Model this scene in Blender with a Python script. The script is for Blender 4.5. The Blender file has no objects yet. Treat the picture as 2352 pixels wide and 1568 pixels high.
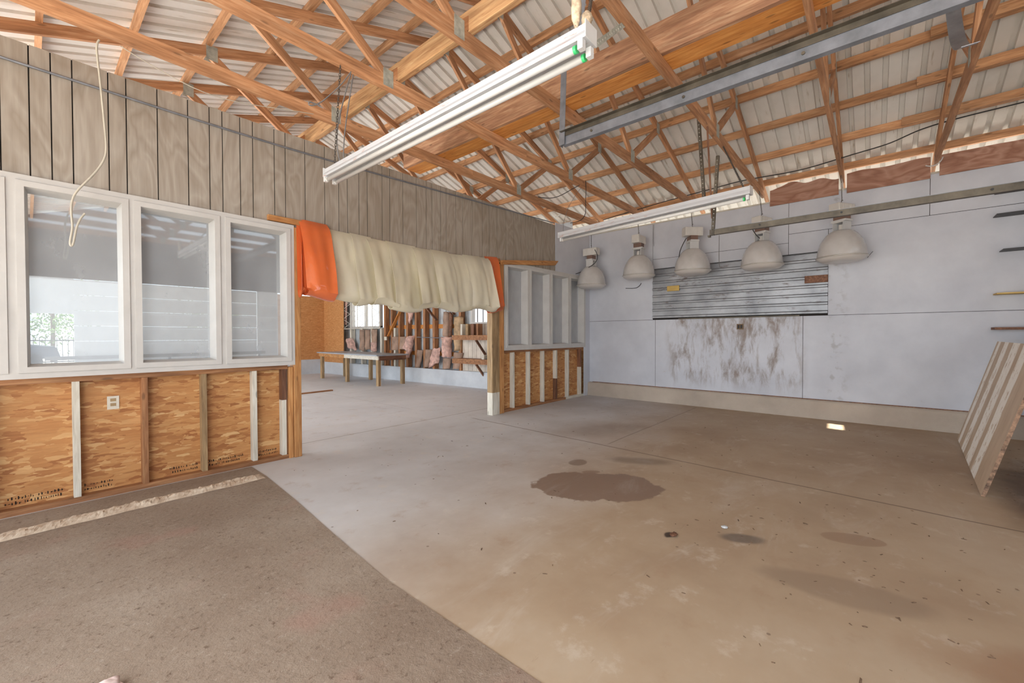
import bpy, bmesh, math, random
from mathutils import Vector, Matrix, noise
S = bpy.context.scene
COL = S.collection
random.seed(7)
R = math.radians
# ---------------------------------------------------------------- camera
FPX = 961.1
YAW, PITCH, ROLL, CH = R(40.78), R(.853), R(-.155), 1.5
_F = Vector((math.cos(YAW) * math.cos(PITCH), math.sin(YAW) * math.cos(PITCH), -math.sin(PITCH)))
_R0 = Vector((math.sin(YAW), -math.cos(YAW), 0))
_U0 = _R0.cross(_F)
_R = math.cos(ROLL) * _R0 + math.sin(ROLL) * _U0
_U = -math.sin(ROLL) * _R0 + math.cos(ROLL) * _U0
cd = bpy.data.cameras.new('camera'); cam = bpy.data.objects.new('camera', cd); COL.objects.link(cam)
cd.sensor_width = 36; cd.lens = FPX / 2352 * 36; cd.clip_start = .05; cd.clip_end = 300
m = Matrix((_R, _U, -_F)).transposed().to_4x4(); m.translation = (0, 0, CH)
cam.matrix_world = m
S.camera = cam
# ---------------------------------------------------------------- light and exposure
S.view_settings.view_transform = 'Standard'; S.view_settings.look = 'None'
S.view_settings.gamma = 1; S.view_settings.use_curve_mapping = False
S.view_settings.exposure = -0.25
w = bpy.data.worlds.new('sky'); S.world = w; w.use_nodes = True
nt = w.node_tree; nt.nodes.clear()
bg = nt.nodes.new('ShaderNodeBackground'); out = nt.nodes.new('ShaderNodeOutputWorld')
tc = nt.nodes.new('ShaderNodeTexCoord'); sx = nt.nodes.new('ShaderNodeSeparateXYZ'); cr = nt.nodes.new('ShaderNodeValToRGB')
mp = nt.nodes.new('ShaderNodeMapRange'); mp.inputs[1].default_value = -1
nt.links.new(tc.outputs['Generated'], sx.inputs[0]); nt.links.new(sx.outputs[2], mp.inputs[0]); nt.links.new(mp.outputs[0], cr.inputs[0])
e = cr.color_ramp.elements
e[0].position = .42; e[0].color = (.80, .80, .82, 1); e[1].position = .56; e[1].color = (.80, .90, 1.0, 1)
nt.links.new(cr.outputs[0], bg.inputs[0]); nt.links.new(bg.outputs[0], out.inputs[0])
bg.inputs[1].default_value = 2.8
sd = bpy.data.lights.new('sun', 'SUN'); sun = bpy.data.objects.new('sun', sd); COL.objects.link(sun)
sd.energy = 21; sd.angle = R(.6); sd.color = (1, .94, .84)
SUNDIR = Vector((-.402, .146, .90)).normalized()      # towards the sun
sun.rotation_euler = SUNDIR.to_track_quat('Z', 'Y').to_euler()
# area lamps added outside the open front and back-room bay, replacing outdoor light
def area_fill(name, loc, rot, sx_, sy_, e_, c):
    l = bpy.data.lights.new(name, 'AREA'); l.shape = 'RECTANGLE'; l.size = sx_; l.size_y = sy_; l.energy = e_; l.color = c
    o = bpy.data.objects.new(name, l); COL.objects.link(o); o.location = loc; o.rotation_euler = rot
    return o
area_fill('fill_front', (-1.3, 0.9, 1.9), (0, R(-90), 0), 2.6, 3.4, 190, (.88, .94, 1))
area_fill('fill_back_room', (-1.3, 11, 1.9), (0, R(-90), 0), 3.4, 9, 330, (.90, .95, 1))

# ---------------------------------------------------------------- picture measurements to points in the room
def ray(x, y): return (x - 1176) / FPX * _R + (784 - y) / FPX * _U + _F
def PX(x, y, v): r = ray(x, y); return Vector((0, 0, CH)) + r * (v / r.x)
def PY(x, y, v): r = ray(x, y); return Vector((0, 0, CH)) + r * (v / r.y)
def PZ(x, y, v=0.): r = ray(x, y); return Vector((0, 0, CH)) + r * ((v - CH) / r.z)
def PB(x, y, off=0.):            # on the slightly skewed back wall of the far room
    r = ray(x, y); n = Vector((1, .0706, 0)); return Vector((0, 0, CH)) + r * ((8.5 + .0706 * 8.2 - off) / n.dot(r))

# ---------------------------------------------------------------- materials
def lin(c):
    return tuple(((v / 255) / 12.92 if v / 255 <= .04045 else ((v / 255 + .055) / 1.055) ** 2.4) for v in c) + (1,)
MATS = {}
class NT:
    def __init__(s, name):
        s.m = bpy.data.materials.new(name); s.m.use_nodes = True; s.t = s.m.node_tree; s.n = s.t.nodes; s.l = s.t.links
        s.b = s.n['Principled BSDF']; MATS[name] = s.m
        s.tc = s.n.new('ShaderNodeTexCoord')
    def node(s, typ, **kw):
        o = s.n.new(typ)
        for k, v in kw.items(): setattr(o, k, v)
        return o
    def mapping(s, src='Object', scale=(1, 1, 1), rot=(0, 0, 0), loc=(0, 0, 0)):
        o = s.n.new('ShaderNodeMapping'); o.inputs['Scale'].default_value = scale; o.inputs['Rotation'].default_value = rot
        o.inputs['Location'].default_value = loc
        if src == 'World':
            g = s.n.new('ShaderNodeNewGeometry'); s.l.new(g.outputs['Position'], o.inputs[0])
        else: s.l.new(s.tc.outputs[src], o.inputs[0])
        return o.outputs[0]
    def noise(s, vec, scale=5, detail=4, rough=.55, dist=0.):
        o = s.n.new('ShaderNodeTexNoise'); o.inputs['Scale'].default_value = scale; o.inputs['Detail'].default_value = detail
        o.inputs['Roughness'].default_value = rough; o.inputs['Distortion'].default_value = dist; s.l.new(vec, o.inputs['Vector']); return o.outputs[0]
    def ramp(s, f, stops):
        o = s.n.new('ShaderNodeValToRGB'); e = o.color_ramp.elements
        while len(e) < len(stops): e.new(.5)
        for i, (p, c) in enumerate(stops):
            e[i].position = p; e[i].color = c if len(c) == 4 else lin(c)
        s.l.new(f, o.inputs[0]); return o.outputs[0]
    def mix(s, f, a, b, mode='MIX'):
        o = s.n.new('ShaderNodeMix'); o.data_type = 'RGBA'; o.blend_type = mode
        for i, v in ((0, f), (6, a), (7, b)):
            if hasattr(v, 'links'): s.l.new(v, o.inputs[i])
            else: o.inputs[i].default_value = v if not isinstance(v, tuple) or len(v) == 4 else lin(v)
        return o.outputs[2]
    def math(s, op, a, b=0., c=0.):
        o = s.n.new('ShaderNodeMath'); o.operation = op
        for i, v in enumerate((a, b, c)):
            if hasattr(v, 'links'): s.l.new(v, o.inputs[i])
            else: o.inputs[i].default_value = v
        return o.outputs[0]
    def smooth(s, f, a, b):
        o = s.n.new('ShaderNodeMapRange'); o.interpolation_type = 'SMOOTHSTEP'
        o.inputs[1].default_value = a; o.inputs[2].default_value = b; s.l.new(f, o.inputs[0]); return o.outputs[0]
    def bump(s, h, dist=.01, strength=.5):
        o = s.n.new('ShaderNodeBump'); o.inputs['Distance'].default_value = dist; o.inputs['Strength'].default_value = strength
        s.l.new(h, o.inputs['Height']); s.l.new(o.outputs[0], s.b.inputs['Normal'])
    def set(s, col=None, rough=None, metal=None, **kw):
        for k, v in (('Base Color', col), ('Roughness', rough), ('Metallic', metal)):
            if v is None: continue
            if hasattr(v, 'links'): s.l.new(v, s.b.inputs[k])
            else: s.b.inputs[k].default_value = lin(v) if isinstance(v, tuple) and len(v) == 3 else v
        for k, v in kw.items(): s.b.inputs[k.replace('_', ' ')].default_value = v
        return s.m

VERT = {}
def wood(name, dark, mid, light, sat_var=.25, scale=1., rough=.65, stain=.25, vert=False):
    if not vert: VERT[name] = wood(name + '_upright', dark, mid, light, sat_var, scale, rough, stain, True)
    S3 = (lambda a, b: (b, b, a)) if vert else (lambda a, b: (a, b, b))
    t = NT(name)
    oi = t.n.new('ShaderNodeObjectInfo')
    add = t.n.new('ShaderNodeVectorMath'); add.operation = 'ADD'
    mul = t.math('MULTIPLY', oi.outputs['Random'], 37.)
    t.l.new(t.tc.outputs['Object'], add.inputs[0]); t.l.new(mul, add.inputs[1])
    mpn = t.n.new('ShaderNodeMapping'); mpn.inputs['Scale'].default_value = S3(1.3 * scale, 16 * scale); t.l.new(add.outputs[0], mpn.inputs[0])
    big = t.n.new('ShaderNodeMapping'); big.inputs['Scale'].default_value = S3(.9, 5); t.l.new(add.outputs[0], big.inputs[0])
    n1 = t.noise(mpn.outputs[0], 2.2, 5, .6, .6)
    n2 = t.noise(big.outputs[0], 1.6, 3, .5, .3)
    c = t.ramp(n1, [(.3, dark), (.52, mid), (.72, light)])
    shade = t.ramp(n2, [(.3, (150, 140, 132)), (.62, (255, 255, 255))])
    c = t.mix(stain * 2.2, c, shade, 'MULTIPLY')
    v = t.n.new('ShaderNodeTexVoronoi'); v.inputs['Scale'].default_value = 1.0
    km = t.n.new('ShaderNodeMapping'); km.inputs['Scale'].default_value = S3(3.0, 9); t.l.new(add.outputs[0], km.inputs[0]); t.l.new(km.outputs[0], v.inputs['Vector'])
    k = t.math('MULTIPLY', t.smooth(v.outputs['Distance'], .16, .07), .55)
    c = t.mix(k, c, tuple(int(x * .55) for x in dark))
    hs = t.n.new('ShaderNodeHueSaturation'); t.l.new(c, hs.inputs['Color'])
    t.l.new(t.math('ADD', t.math('MULTIPLY', oi.outputs['Random'], sat_var), 1 - sat_var * .5), hs.inputs['Value'])
    t.bump(n1, .003, .35)
    return t.set(hs.outputs[0], rough)

W_TRUSS = wood('truss_pine', (166, 116, 80), (200, 146, 104), (218, 174, 136))
W_PURL = wood('purlin_pine', (170, 120, 82), (206, 154, 110), (222, 178, 138), .35)
W_ORANGE = wood('orange_plank', (186, 112, 46), (212, 142, 70), (228, 168, 98), .1, stain=.12)
W_RED = wood('reddish_beam', (156, 110, 84), (190, 142, 108), (216, 178, 142), .1)
W_TIE = wood('pale_tie_board', (172, 126, 86), (204, 160, 114), (220, 186, 140), .1)
W_STUD = wood('stud_brown', (132, 88, 56), (166, 114, 74), (190, 142, 98))
W_DARK = wood('dark_old_wood', (92, 60, 42), (128, 86, 62), (156, 112, 84))
W_JAMB = wood('jamb_pine', (170, 112, 62), (198, 142, 86), (214, 166, 112), .1)
W_PALE = wood('pale_bench_wood', (140, 112, 80), (176, 146, 106), (196, 170, 132))
W_WHITE = wood('white_painted_wood', (190, 182, 166), (216, 210, 196), (228, 224, 214), .08, stain=.1)

def plain(name, col, rough=.6, metal=0., var=.12, scale=3., bump=0., **kw):
    t = NT(name); n = t.noise(t.mapping('Object'), scale, 5, .6)
    lo = tuple(int(v * (1 - var)) for v in col); hi = tuple(min(255, int(v * (1 + var * .5))) for v in col)
    c = t.ramp(n, [(.3, lo), (.7, hi)])
    if bump: t.bump(n, bump, .5)
    return t.set(c, rough, metal, **kw)

WHITE_TRIM = plain('white_trim_paint', (200, 197, 193), .45, var=.05)
PLASTIC_W = plain('white_enamel', (206, 205, 203), .35, var=.05)
t = NT('peeling_enamel'); n = t.noise(t.mapping('Object', (2.2, 14, 14)), 2.2, 6, .7); n2 = t.noise(t.mapping('Object', (.8, 1, 1)), 1.5, 2)
c = t.mix(t.math('MULTIPLY', t.smooth(n, .56, .62), t.smooth(n2, .44, .56)), (184, 184, 186), (168, 136, 126)); t.set(c, .4); PEEL = t.m
BALLAST = plain('ballast_housing', (214, 210, 204), .4, var=.06)
BROWN_BOX = plain('brown_capacitor', (128, 100, 88), .5)
STEEL = plain('galvanised_steel', (142, 146, 154), .38, .55, .15, 6)
STEEL_DK = plain('dirty_steel', (96, 88, 76), .5, .4, .3, 5)
BLACK = plain('black_cable', (38, 36, 36), .5)
GREYCABLE = plain('grey_cable', (128, 126, 126), .5)
WHITECABLE = plain('white_cable', (196, 188, 172), .5)
CHAINM = plain('chain_steel', (110, 104, 98), .4, .6)
GREEN = plain('green_end_cap', (64, 190, 112), .35)
GLOVE = plain('dusty_plaster_lump', (200, 178, 150), .9, var=.25, scale=30, bump=.01)
YELLOW = plain('yellow_paint', (206, 172, 96), .6)
SHELFBLACK = plain('black_shelf', (52, 50, 50), .5)
GREYTOP = plain('grey_bench_top', (160, 166, 174), .35, var=.1)
PLATE = plain('gusset_metal', (176, 178, 168), .5, .1, .2, 14)
LABELM = plain('outlet_plate', (222, 214, 198), .5)

t = NT('fluorescent_tube'); t.set((198, 195, 190), .2); t.b.inputs['Emission Color'].default_value = (1, .98, .95, 1); t.b.inputs['Emission Strength'].default_value = .02
TUBE = MATS['fluorescent_tube']

t = NT('lamp_dome'); n = t.noise(t.mapping('Object'), 4, 3)
t.set(t.ramp(n, [(.3, (186, 182, 178)), (.7, (202, 199, 196))]), .18, 0., Coat_Weight=.5); DOME = t.m
t = NT('lamp_lens'); t.set((204, 198, 192), .25, 0.); LENS = t.m
RIM = plain('lamp_rim', (196, 190, 182), .3, .3)

# roof sheet
t = NT('roof_sheet'); v = t.mapping('World'); n = t.noise(v, 1.1, 5, .6); n2 = t.noise(t.mapping('World', (1.2, 9, 1.2)), 1.5, 4, .6)
c = t.ramp(n, [(.3, (216, 211, 203)), (.65, (236, 233, 227))]); c = t.mix(t.smooth(n2, .6, .75), c, (188, 176, 158))
t.set(c, .55); ROOF = t.m
# wall sheathing OSB
def osb(name, cols, sc=1.):
    t = NT(name); prev = None
    for i, (ang, s_) in enumerate(((14, 5.0), (-38, 4.4), (58, 5.2), (-8, 7.5))):
        mpv = t.mapping('Object', (s_ * sc * 1.3, s_ * sc * 1.3, s_ * 4.6 * sc), (0, R(ang), 0), (i * 3.1, 0, i * 1.7))
        vo = t.n.new('ShaderNodeTexVoronoi'); vo.feature = 'F1'; vo.inputs['Scale'].default_value = 1
        dn = t.n.new('ShaderNodeVectorMath'); dn.operation = 'ADD'
        nz = t.n.new('ShaderNodeTexNoise'); nz.inputs['Scale'].default_value = 1.2; t.l.new(mpv, nz.inputs['Vector'])
        t.l.new(mpv, dn.inputs[0]); t.l.new(nz.outputs['Color'], dn.inputs[1]); t.l.new(dn.outputs[0], vo.inputs['Vector'])
        sp = t.n.new('ShaderNodeSeparateColor'); t.l.new(vo.outputs['Color'], sp.inputs[0])
        c = t.ramp(sp.outputs[0], [(0., cols[0]), (.25, cols[1]), (.8, cols[2]), (1., cols[3])])
        if prev is None: prev = c
        else: prev = t.mix(t.smooth(sp.outputs[1], .56, .6), prev, c)
    g = t.noise(t.mapping('Object', (3, 3, 30)), 2, 4)
    c = t.mix(.35, prev, t.ramp(g, [(.3, (190, 180, 165)), (.7, (255, 255, 255))]), 'MULTIPLY')
    t.bump(g, .004, .4)
    return t.set(c, .6)
OSB = osb('osb_board', [(160, 100, 54), (188, 130, 76), (200, 146, 90), (220, 176, 122)])
OSB_FAR = osb('osb_board_far', [(186, 124, 72), (202, 144, 88), (208, 150, 96), (220, 168, 116)], 1.6)
# plywood panel siding
def ply(name, base, dark, light, ringscale=9., amt=.55, rough=.6, vert=True):
    t = NT(name)
    v = t.mapping('World', (1.6, 1.6, .45) if vert else (.5, .5, 1.6))
    n = t.noise(v, 1.6, 3, .5, .8)
    rings = t.math('PINGPONG', t.math('MULTIPLY', n, ringscale), .5)
    fine = t.noise(t.mapping('World', (60, 60, 3) if vert else (3, 3, 60)), 1, 3)
    c = t.ramp(rings, [(0., dark), (.25, base), (.5, light)])
    c = t.mix(amt * .6, c, t.ramp(fine, [(.3, (196, 190, 182)), (.7, (255, 255, 255))]), 'MULTIPLY')
    blot = t.noise(t.mapping('World', (1, 1, 1)), .8, 3)
    c = t.mix(.5, c, t.ramp(blot, [(.35, (212, 200, 186)), (.65, (255, 255, 255))]), 'MULTIPLY')
    return t.set(c, rough)
PANEL = ply('grey_plywood_panelling', (168, 158, 146), (160, 149, 136), (176, 167, 156))
PLYRED = ply('stained_plywood', (176, 130, 108), (158, 110, 88), (190, 148, 128), 8, .5, vert=False)
GROOVE = plain('groove_black', (34, 28, 24), .9)
# white wall with stains low at the centre
t = NT('white_wall_paint'); v = t.mapping('World')
n = t.noise(v, 1.3, 5, .6); c = t.ramp(n, [(.3, (190, 192, 200)), (.7, (208, 210, 217))])
sp = t.n.new('ShaderNodeSeparateXYZ'); t.l.new(v, sp.inputs[0])
my = t.math('MULTIPLY', t.smooth(sp.outputs[1], 3.55, 3.2), t.smooth(sp.outputs[1], .85, 1.15))
mz = t.math('MULTIPLY', t.smooth(sp.outputs[2], .3, .75), t.smooth(sp.outputs[2], 1.95, 1.8))
sn = t.noise(t.mapping('World', (1, 2.6, .8)), 2.1, 6, .7, .3)
stm = t.math('MULTIPLY', t.math('MULTIPLY', my, mz), t.smooth(sn, .42, .66))
c = t.mix(t.math('MULTIPLY', stm, .85), c, (128, 108, 92))
sn2 = t.noise(t.mapping('World', (1, 4, 14)), 1.4, 6, .75)
scr = t.math('MULTIPLY', t.smooth(sp.outputs[2], 1.84, 1.2), t.smooth(sn2, .62, .74))
c = t.mix(t.math('MULTIPLY', scr, .4), c, (176, 156, 132))
edge = t.math('MULTIPLY', t.math('MULTIPLY', t.smooth(sp.outputs[1], .62, .57), t.smooth(sp.outputs[1], .25, .5)), t.smooth(t.noise(v, 7, 4), .52, .66))
c = t.mix(t.math('MULTIPLY', edge, .35), c, (128, 118, 108))
t.bump(t.noise(v, 25, 4), .003, .3)
t.set(c, .55); WALLW = t.m
# bare galvanised patch
t = NT('bare_corrugated_patch'); v = t.mapping('World'); n = t.noise(t.mapping('World', (1, 1.6, 2)), 1.2, 5, .6)
c = t.ramp(n, [(.3, (128, 130, 134)), (.7, (178, 180, 184))])
rn = t.noise(t.mapping('World', (1, 1.5, 5), (0, 0, 0), (0, 3, 1)), 2.0, 7, .75)
c = t.mix(t.math('MULTIPLY', t.smooth(rn, .54, .68), .8), c, (88, 72, 62))
t.set(c, .42, .35); PATCH = t.m
MET_FAR = plain('far_corrugated', (186, 192, 196), .5, .2, .12, 2)
# concrete
def concrete(name, c1, c2, bumpd=.002, sc=1.):
    t = NT(name); v = t.mapping('World'); n = t.noise(v, .9 * sc, 6, .62); c = t.ramp(n, [(.3, c1), (.7, c2)])
    f = t.noise(v, 45, 3); t.bump(f, bumpd, .4); return t, c, v
t, c, v = concrete('kerb_concrete', (166, 152, 138), (196, 182, 166), .012)
sp = t.n.new('ShaderNodeSeparateXYZ'); t.l.new(v, sp.inputs[0])
t.set(c, .8); KERB = t.m
t, c, v = concrete('whitewashed_kerb', (178, 182, 188), (214, 218, 222), .004); t.set(c, .6); KERBW = t.m
t, c, v = concrete('mortar_crust', (168, 142, 118), (216, 200, 180), .01, 9); t.set(c, .9); MORTAR = t.m
# floor : smooth slab with joints, wet patches and dust
t = NT('smooth_concrete_floor'); v = t.mapping('World'); sp = t.n.new('ShaderNodeSeparateXYZ'); t.l.new(v, sp.inputs[0])
n = t.noise(v, .7, 6, .62); n3 = t.noise(v, 3.2, 6, .68)
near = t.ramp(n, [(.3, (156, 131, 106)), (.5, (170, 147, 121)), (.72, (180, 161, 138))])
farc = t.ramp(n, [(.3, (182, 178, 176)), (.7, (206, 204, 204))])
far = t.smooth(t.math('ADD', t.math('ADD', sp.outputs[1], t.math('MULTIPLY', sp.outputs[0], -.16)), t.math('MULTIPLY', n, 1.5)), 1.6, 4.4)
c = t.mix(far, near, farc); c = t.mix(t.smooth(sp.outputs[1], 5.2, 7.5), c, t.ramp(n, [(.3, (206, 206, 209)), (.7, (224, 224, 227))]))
c = t.mix(t.math('MULTIPLY', t.smooth(n3, .56, .74), .4), c, (156, 126, 100))
c = t.mix(t.math('MULTIPLY', t.smooth(n3, .44, .3), .35), c, (208, 196, 182))
def spot(cx, cy, rx, ry, ang, wob=.35, soft=.12, sc=2.2):
    """signed mask of an irregular blotch lying on the slab"""
    a = t.math('SUBTRACT', sp.outputs[0], cx); b = t.math('SUBTRACT', sp.outputs[1], cy); ca, sa = math.cos(ang), math.sin(ang)
    u_ = t.math('DIVIDE', t.math('ADD', t.math('MULTIPLY', a, ca), t.math('MULTIPLY', b, sa)), rx)
    v_ = t.math('DIVIDE', t.math('SUBTRACT', t.math('MULTIPLY', b, ca), t.math('MULTIPLY', a, sa)), ry)
    d = t.math('SQRT', t.math('ADD', t.math('MULTIPLY', u_, u_), t.math('MULTIPLY', v_, v_)))
    d = t.math('ADD', d, t.math('MULTIPLY', t.math('SUBTRACT', t.noise(v, sc, 5, .6), .5), wob * 2))
    return t.smooth(d, 1 + soft, 1 - soft)
wet = spot(3.68, 2.08, .62, .40, R(-52), .36, .03, 3.4)
wet2 = spot(4.22, 2.62, .13, .10, 0, .2, .1); wet3 = spot(4.02, 2.33, .10, .05, R(-45), .1, .08)
wet4 = spot(3.93, .10, .2, .10, R(-66), .2, .04)
c = t.mix(t.math('MULTIPLY', wet, .9), c, (128, 102, 84))
c = t.mix(t.math('MULTIPLY', wet2, .7), c, (118, 96, 80)); c = t.mix(t.math('MULTIPLY', wet3, .7), c, (134, 108, 90)); c = t.mix(t.math('MULTIPLY', wet4, .75), c, (146, 116, 90))
oil = spot(3.42, .72, .14, .07, R(-60), .3, .3); c = t.mix(t.math('MULTIPLY', oil, .75), c, (96, 84, 74))
oil2 = spot(3.13, 1.15, .05, .03, 0, .5, .3, 9); c = t.mix(oil2, c, (70, 56, 46))
dm = spot(3.1, .12, .42, .15, R(-80), .35, .2); c = t.mix(t.math('MULTIPLY', dm, .55), c, (136, 114, 94))
dm2 = spot(2.9, -.72, .5, .2, R(-70), .6, .5); c = t.mix(t.math('MULTIPLY', dm2, .5), c, (138, 94, 64))
dm3 = spot(5.9, -1.5, 1.6, .6, R(0), .3, .35); c = t.mix(t.math('MULTIPLY', dm3, .85), c, (70, 46, 32))
dm4 = spot(6.0, 3.2, .6, .35, R(-30), .5, .6); c = t.mix(t.math('MULTIPLY', dm4, .35), c, (128, 108, 92))
dm5 = spot(4.75, 2.1, .35, .12, R(-60), .5, .5); c = t.mix(t.math('MULTIPLY', dm5, .6), c, (118, 100, 84))
sw = t.noise(t.mapping('World', (.5, 1.6, 1), (0, 0, R(32))), 1.3, 6, .7, .6)
c = t.mix(t.math('MULTIPLY', t.smooth(sw, .52, .74), .3), c, (204, 196, 186))
sk = t.noise(t.mapping('World', (1, 7, 1), (0, 0, R(-18))), 2.6, 6, .8, .4)
c = t.mix(t.math('MULTIPLY', t.smooth(sk, .63, .72), .45), c, (124, 100, 80))
# control joints
def joint(axis, pos, lo, hi, wdt=.008, wob=.03, slope=0.):
    o, p = (0, 1) if axis == 'x' else (1, 0)
    a = t.math('SUBTRACT', sp.outputs[o], t.math('ADD', t.math('MULTIPLY', sp.outputs[p], slope), pos))
    a = t.math('ADD', a, t.math('MULTIPLY', t.math('SUBTRACT', t.noise(v, 1.2, 4), .5), wob))
    mm = t.smooth(t.math('ABSOLUTE', a), wdt, wdt * .4)
    return t.math('MULTIPLY', mm, t.math('MULTIPLY', t.smooth(sp.outputs[p], lo, lo + .2), t.smooth(sp.outputs[p], hi, hi - .2)))
for args, kk in ((('x', 4.96, -2.5, 5.6, .016, .05, .055), .85), (('y', 2.75, 5.1, 9.1, .012), .6), (('y', 6.0, 1.6, 9, .014), .7), (('x', 5.1, 7, 16, .012), .3), (('y', 10.4, -.5, 8), .35)):
    c = t.mix(t.math('MULTIPLY', joint(*args), kk), c, (104, 84, 68))
vor = t.n.new('ShaderNodeTexVoronoi'); vor.inputs['Scale'].default_value = 7; t.l.new(v, vor.inputs['Vector'])
spk = t.n.new('ShaderNodeSeparateColor'); t.l.new(vor.outputs['Color'], spk.inputs[0])
spd = t.math('MULTIPLY', t.smooth(vor.outputs['Distance'], .09, .05), t.math('GREATER_THAN', spk.outputs[0], .72))
c = t.mix(t.math('MULTIPLY', spd, .65), c, (104, 82, 64))
rgh = t.math('SUBTRACT', .62, t.math('MULTIPLY', t.math('ADD', wet, wet4), .12))
hb = t.math('ADD', t.math('MULTIPLY', n3, .6), t.math('MULTIPLY', t.noise(v, 40, 3), .1)); t.bump(hb, .006, .35)
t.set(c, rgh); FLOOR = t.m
t = NT('rough_concrete_slab'); v = t.mapping('World'); n = t.noise(v, .9, 5, .6); f = t.noise(v, 30, 5, .75); f2 = t.noise(v, 9, 5, .7)
c = t.ramp(n, [(.3, (126, 106, 89)), (.5, (140, 122, 105)), (.7, (154, 138, 122))])
c = t.mix(t.math('MULTIPLY', t.smooth(f, .55, .64), t.math('ADD', .3, t.math('MULTIPLY', t.smooth(f2, .45, .6), .55))), c, (96, 74, 58))
c = t.mix(t.math('MULTIPLY', t.smooth(f, .42, .34), .4), c, (172, 158, 143))
pk = t.noise(v, 1.4, 3); c = t.mix(t.math('MULTIPLY', t.smooth(pk, .56, .70), .4), c, (152, 112, 98))
t.bump(t.math('ADD', t.math('MULTIPLY', f, .8), f2), .012, .6); t.set(c, .85); ROUGH = t.m
# vinyl strips
def vinyl(name, col, trans, rough=.1):
    t = NT(name); n = t.noise(t.mapping('Object', (1, 1, .6)), 2.5, 4); c = t.ramp(n, [(.3, tuple(int(x * .93) for x in col)), (.7, col)])
    t.set(c, rough, 0., Coat_Weight=1., Coat_Roughness=.04)
    tr = t.n.new('ShaderNodeBsdfTranslucent'); t.l.new(c, tr.inputs[0]); mx = t.n.new('ShaderNodeMixShader'); mx.inputs[0].default_value = trans
    t.l.new(t.b.outputs[0], mx.inputs[1]); t.l.new(tr.outputs[0], mx.inputs[2]); t.l.new(mx.outputs[0], t.n['Material Output'].inputs[0]); return t.m
CLEAR = vinyl('yellowed_clear_vinyl', (252, 246, 226), .42, .12)
ORANGE = vinyl('orange_vinyl', (244, 128, 72), .3)
# dusty glass
def dusty(name, d0):
  t = NT(name)
  tr = t.n.new('ShaderNodeBsdfTransparent'); tr.inputs[0].default_value = (.9, .93, .94, 1)
  gl = t.n.new('ShaderNodeBsdfGlossy'); gl.inputs['Roughness'].default_value = .03
  df = t.n.new('ShaderNodeBsdfDiffuse'); df.inputs[0].default_value = lin((225, 227, 230))
  nz = t.noise(t.mapping('World', (2, 2, 1.2)), 1.8, 5, .6)
  m1 = t.n.new('ShaderNodeMixShader'); t.l.new(t.math('MULTIPLY_ADD', nz, .3, d0), m1.inputs[0]); t.l.new(tr.outputs[0], m1.inputs[1]); t.l.new(df.outputs[0], m1.inputs[2])
  fr = t.n.new('ShaderNodeFresnel'); fr.inputs[0].default_value = 1.5
  m2 = t.n.new('ShaderNodeMixShader'); t.l.new(t.math('MULTIPLY_ADD', fr.outputs[0], 1.3, .05), m2.inputs[0]); t.l.new(m1.outputs[0], m2.inputs[1]); t.l.new(gl.outputs[0], m2.inputs[2])
  t.l.new(m2.outputs[0], t.n['Material Output'].inputs[0]); return t.m
GLASS = dusty('dusty_window_glass', .12); GLASS2 = dusty('whitened_dusty_glass', .42)  # second glass has extra white mixed in to brighten the right panes
# leaning board, insulation, leaves
t = NT('board_with_paint_stripes'); v = t.mapping('Object'); sp = t.n.new('ShaderNodeSeparateXYZ'); t.l.new(v, sp.inputs[0])
n = t.noise(t.mapping('Object', (3, 1, 1)), 2, 5, .6)
base = t.ramp(n, [(.3, (186, 160, 132)), (.7, (212, 190, 164))])
wv = t.math('ADD', sp.outputs[0], t.math('MULTIPLY', t.math('SUBTRACT', t.noise(v, 3, 4), .5), .10))
mask = None
for a, b in ((.14, .36), (.68, 1.0), (1.3, 1.72), (1.95, 2.3)):
    mm = t.math('MULTIPLY', t.smooth(wv, a - .02, a + .02), t.smooth(wv, b + .02, b - .02)); mask = mm if mask is None else t.math('ADD', mask, mm)
mask = t.math('MULTIPLY', mask, t.smooth(t.noise(t.mapping('Object', (3.0, 1.4, 1)), 4.5, 6, .75), .60, .55))
c = t.mix(mask, base, (252, 246, 236)); t.set(c, .6); STRIPED = t.m
PLYEDGE = plain('torn_ply_edge', (148, 118, 96), .85, var=.45, scale=25)
KRAFT = plain('kraft_paper', (162, 134, 116), .7, var=.2, scale=4, bump=.01)
KRAFT2 = plain('creased_kraft_paper', (178, 148, 112), .6, var=.25, scale=5, bump=.02)
PINK = plain('pink_glass_wool', (206, 168, 156), .95, var=.25, scale=7, bump=.02)
FLUFF = plain('pale_fluff', (238, 214, 208), .95, var=.1, scale=30)
PANEL_W = plain('cream_panelling', (216, 204, 190), .6)
GRILLE = plain('pale_iron_grille', (214, 208, 196), .5, var=.1)
LEAF = plain('leaves', (112, 140, 74), .7, var=.4, scale=8)
BARK = plain('bark', (104, 86, 70), .9)
TRUCK = plain('truck_paint', (70, 78, 92), .3, .2)
TYRE = plain('tyre', (30, 30, 32), .8)
ASPH = plain('yard_concrete', (198, 190, 180), .8)
DEBRIS = plain('debris', (112, 88, 68), .9, var=.4, scale=30)
SASH = plain('glazing_bead', (200, 192, 180), .45, var=.1)
WHITEDOOR = plain('white_door_panels', (206, 208, 210), .5, var=.05)
DARKIN = plain('dark_backing_and_shade', (92, 88, 88), .7)  # wall backing, and dark tone standing in for unlit depth

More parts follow.
